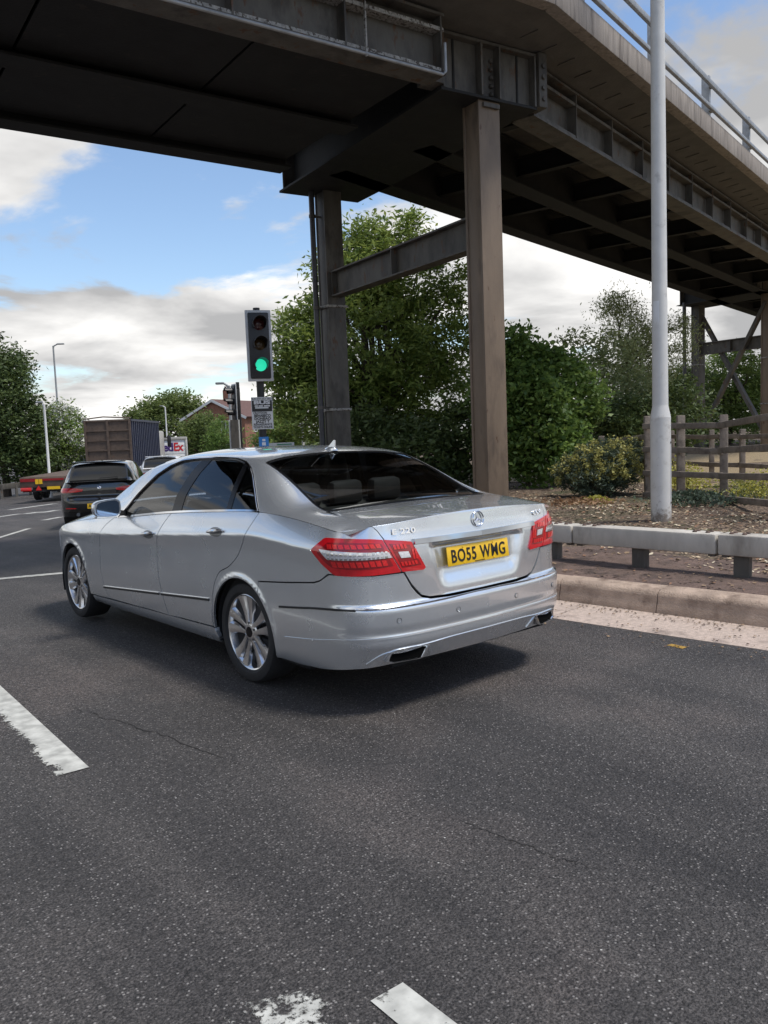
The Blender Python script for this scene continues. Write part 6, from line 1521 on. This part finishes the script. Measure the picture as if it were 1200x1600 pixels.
# ---- left side of the road
def gl(px, D): p = at(px, 700, D); p.z = float(zroad(p.x, p.y)) - .1; return p
p = gl(5, 47); tree('broadleaf_tree', 'tall dark tree cut off by the left edge', p, [pxp(*a, 47, p) for a in ((0, 640, 0, 52, 90, 2.6, 2.4), (-25, 580, 0, 55, 60, 2.2, 1.4), (15, 585, 0, 34, 42, 1.4, .6), (35, 680, 0, 40, 60, 2., 1.4), (-10, 720, 0, 70, 40, 2.2, 1.2), (60, 725, 0, 30, 30, 1.2, .4))], 620, 40, .32, .24, 'dark', 2.0, .22, group='trees left of the road')
p = gl(88, 49); tree('hawthorn_tree', 'may tree covered in white blossom left of the lorry', p, [pxp(*a, 49, p) for a in ((88, 690, 0, 46, 52, 1.8, 2.2), (95, 655, 0, 28, 26, 1.1, .7), (120, 710, 0, 22, 32, 1., .5), (62, 715, 0, 28, 36, 1.2, .7))], 330, 36, .26, .19, 'mid', 1.4, .14, group='trees left of the road', extra=(('may', 420, .16, .16),))
p = gl(262, 96); tree('broadleaf_tree', 'broad tree on the skyline behind the delivery truck', p, [pxp(*a, 96, p) for a in ((265, 665, 0, 62, 48, 3.6, 2.4), (225, 665, 0, 30, 32, 2.4, .8), (305, 660, 0, 28, 38, 2.4, .8), (280, 634, 0, 36, 20, 2.2, .7), (245, 640, 0, 26, 18, 2., .5))], 430, 34, .55, .42, 'far', 3, .3, group='trees along the skyline')
p = gl(346, 48); tree('conifer_shrub', 'rounded yellow-green conifer in front of the brick house', p, [pxp(*a, 48, p) for a in ((347, 690, 0, 22, 40, .9, 2), (335, 705, 0, 18, 28, .8, 1), (360, 690, 0, 16, 30, .7, .8))], 190, 34, .16, .13, 'hedge', .8, .08, cat='shrub', group='shrubs by the house', shell=.9)
p = gl(318, 70); tree('broadleaf_tree', 'dark green tree joining the skyline tree and the house', p, [pxp(*a, 70, p) for a in ((318, 680, 0, 26, 36, 1.8, 2), (300, 690, 0, 20, 30, 1.4, 1))], 170, 34, .36, .28, 'far', 1.5, .16, group='trees along the skyline')
p = gl(440, 31); tree('shrub', 'yellowish bush behind the poster pole', p, [pxp(*a, 31, p) for a in ((440, 670, 0, 34, 34, 1.0, 2), (415, 690, 0, 26, 24, .9, 1), (470, 690, 0, 24, 22, .9, .8))], 170, 34, .18, .14, 'mid', .5, .05, cat='shrub', group='shrubs by the house')
# ---- spurge bush with yellow heads, low plants by the fence
p = gv(940, 15.6); sb = empty('spurge_bush', p); tag(sb, 'bushy spurge with dull yellow flower heads in front of the fence', 'plant')
blob = [pxp(*a, 15.6, p) for a in ((945, 728, 0, 56, 40, .6, 2.4), (900, 740, 0, 34, 30, .45, 1.1), (982, 725, .1, 36, 40, .5, 1.1), (930, 750, -.1, 55, 22, .5, 1.))]
pts, cl = clusters(ellip(blob, .7), 330, 34, .07); pts[:, 2] = np.maximum(pts[:, 2], .02); leaf_obj('foliage', leaves(pts, None, .085, .22, -.1), LM['euph'], sb)
tops = ellip(blob, .98)(900); up_ = tops[tops[:, 2] > .30]; heads = up_[:280]; hp_ = (heads[:, None, :] + np.abs(rng.normal(size=(len(heads), 34, 3)))*np.sign(rng.normal(size=(len(heads), 34, 3)))*np.array([.035, .035, .05])).reshape(-1, 3)
leaf_obj('flower_heads', leaves(hp_, None, .050, .8, -.3), LM['spurge'], sb)
b = MB()
for h in heads[:60]: b.tube([(h[0]*.25, h[1]*.25, 0), (h[0]*.7, h[1]*.7, h[2]*.6), tuple(h)], [.008, .006, .004], 5)
b.build('stems', M['bark'], sb)
def tuft(name, label, px, py, D, n, r, hgt, size, mat, cat='plant', width=.3):
    p = gv(px, D); q = rng.normal(size=(n, 3))*np.array([r, r, 0]); q[:, 2] = rng.uniform(.02, hgt, n)*(1 - .5*np.minimum(1, np.hypot(q[:, 0], q[:, 1])/(2*r)))
    root = empty(name, p); tag(root, label, cat, 'low plants on the verge'); leaf_obj('foliage', leaves(q, None, size, width, -.6), LM[mat], root)
    b = MB()
    for i in range(8): a = rng.uniform(0, 6.28); b.tube([(0, 0, -.02), (math.cos(a)*r*.6, math.sin(a)*r*.6, hgt*.6)], [.006, .003], 4)
    b.build('stems', M['bark'], root); return root
tuft('low_plant', 'small bright yellow-green plant at the foot of the spurge bush', 930, 772, 14.6, 500, .13, .16, .045, 'yellow', width=.6)
tuft('low_plant', 'yellow flowering plant behind the fence beside the white post', 1072, 760, 15.8, 900, .24, .62, .055, 'yellow', width=.5)
tuft('low_plant', 'pale yellow flowers behind the fence at the right edge', 1190, 765, 13.6, 1100, .30, .50, .05, 'yellow', width=.5)
tuft('low_plant', 'blue-green leafy clump under the lowest fence rail', 1082, 790, 13.2, 900, .34, .24, .075, 'euph', width=.5)
tuft('low_plant', 'grassy green clump between the fence posts', 1160, 775, 13.9, 900, .30, .34, .09, 'grass', width=.14)
tuft('low_plant', 'yellow-green sprig showing left of the fence post by the white pole', 1054, 745, 16.4, 500, .16, .75, .055, 'yellow', width=.5)
# grass blades and dead fern on the verge
pp = []
for i in range(2600):
    y = rng.uniform(-3, 6); x = float(KX(y)) + rng.uniform(1.3, 8); s = math.sin(x*1.1 + 2)*math.sin(y*1.3 + .5)
    if s > .45: pp.append((x, y, float(verge_z(x, y)) + .03))
tag(leaf_obj('short_grass', leaves(np.array(pp), None, .07, .12, -.9), LM['grass']), 'thin patches of short grass on the mulch', 'grass', kind='stuff')
c = gv(905, 14.2); q = c + Vector((0, 0, .05)); dd = np.array(q) + rng.normal(size=(420, 3))*np.array([.32, .32, .02]); tag(leaf_obj('dead_fern', leaves(dd, None, .09, .3, .0), LM['brown']), 'patch of dead orange-brown leaves on the mulch', 'dead leaves', kind='stuff')
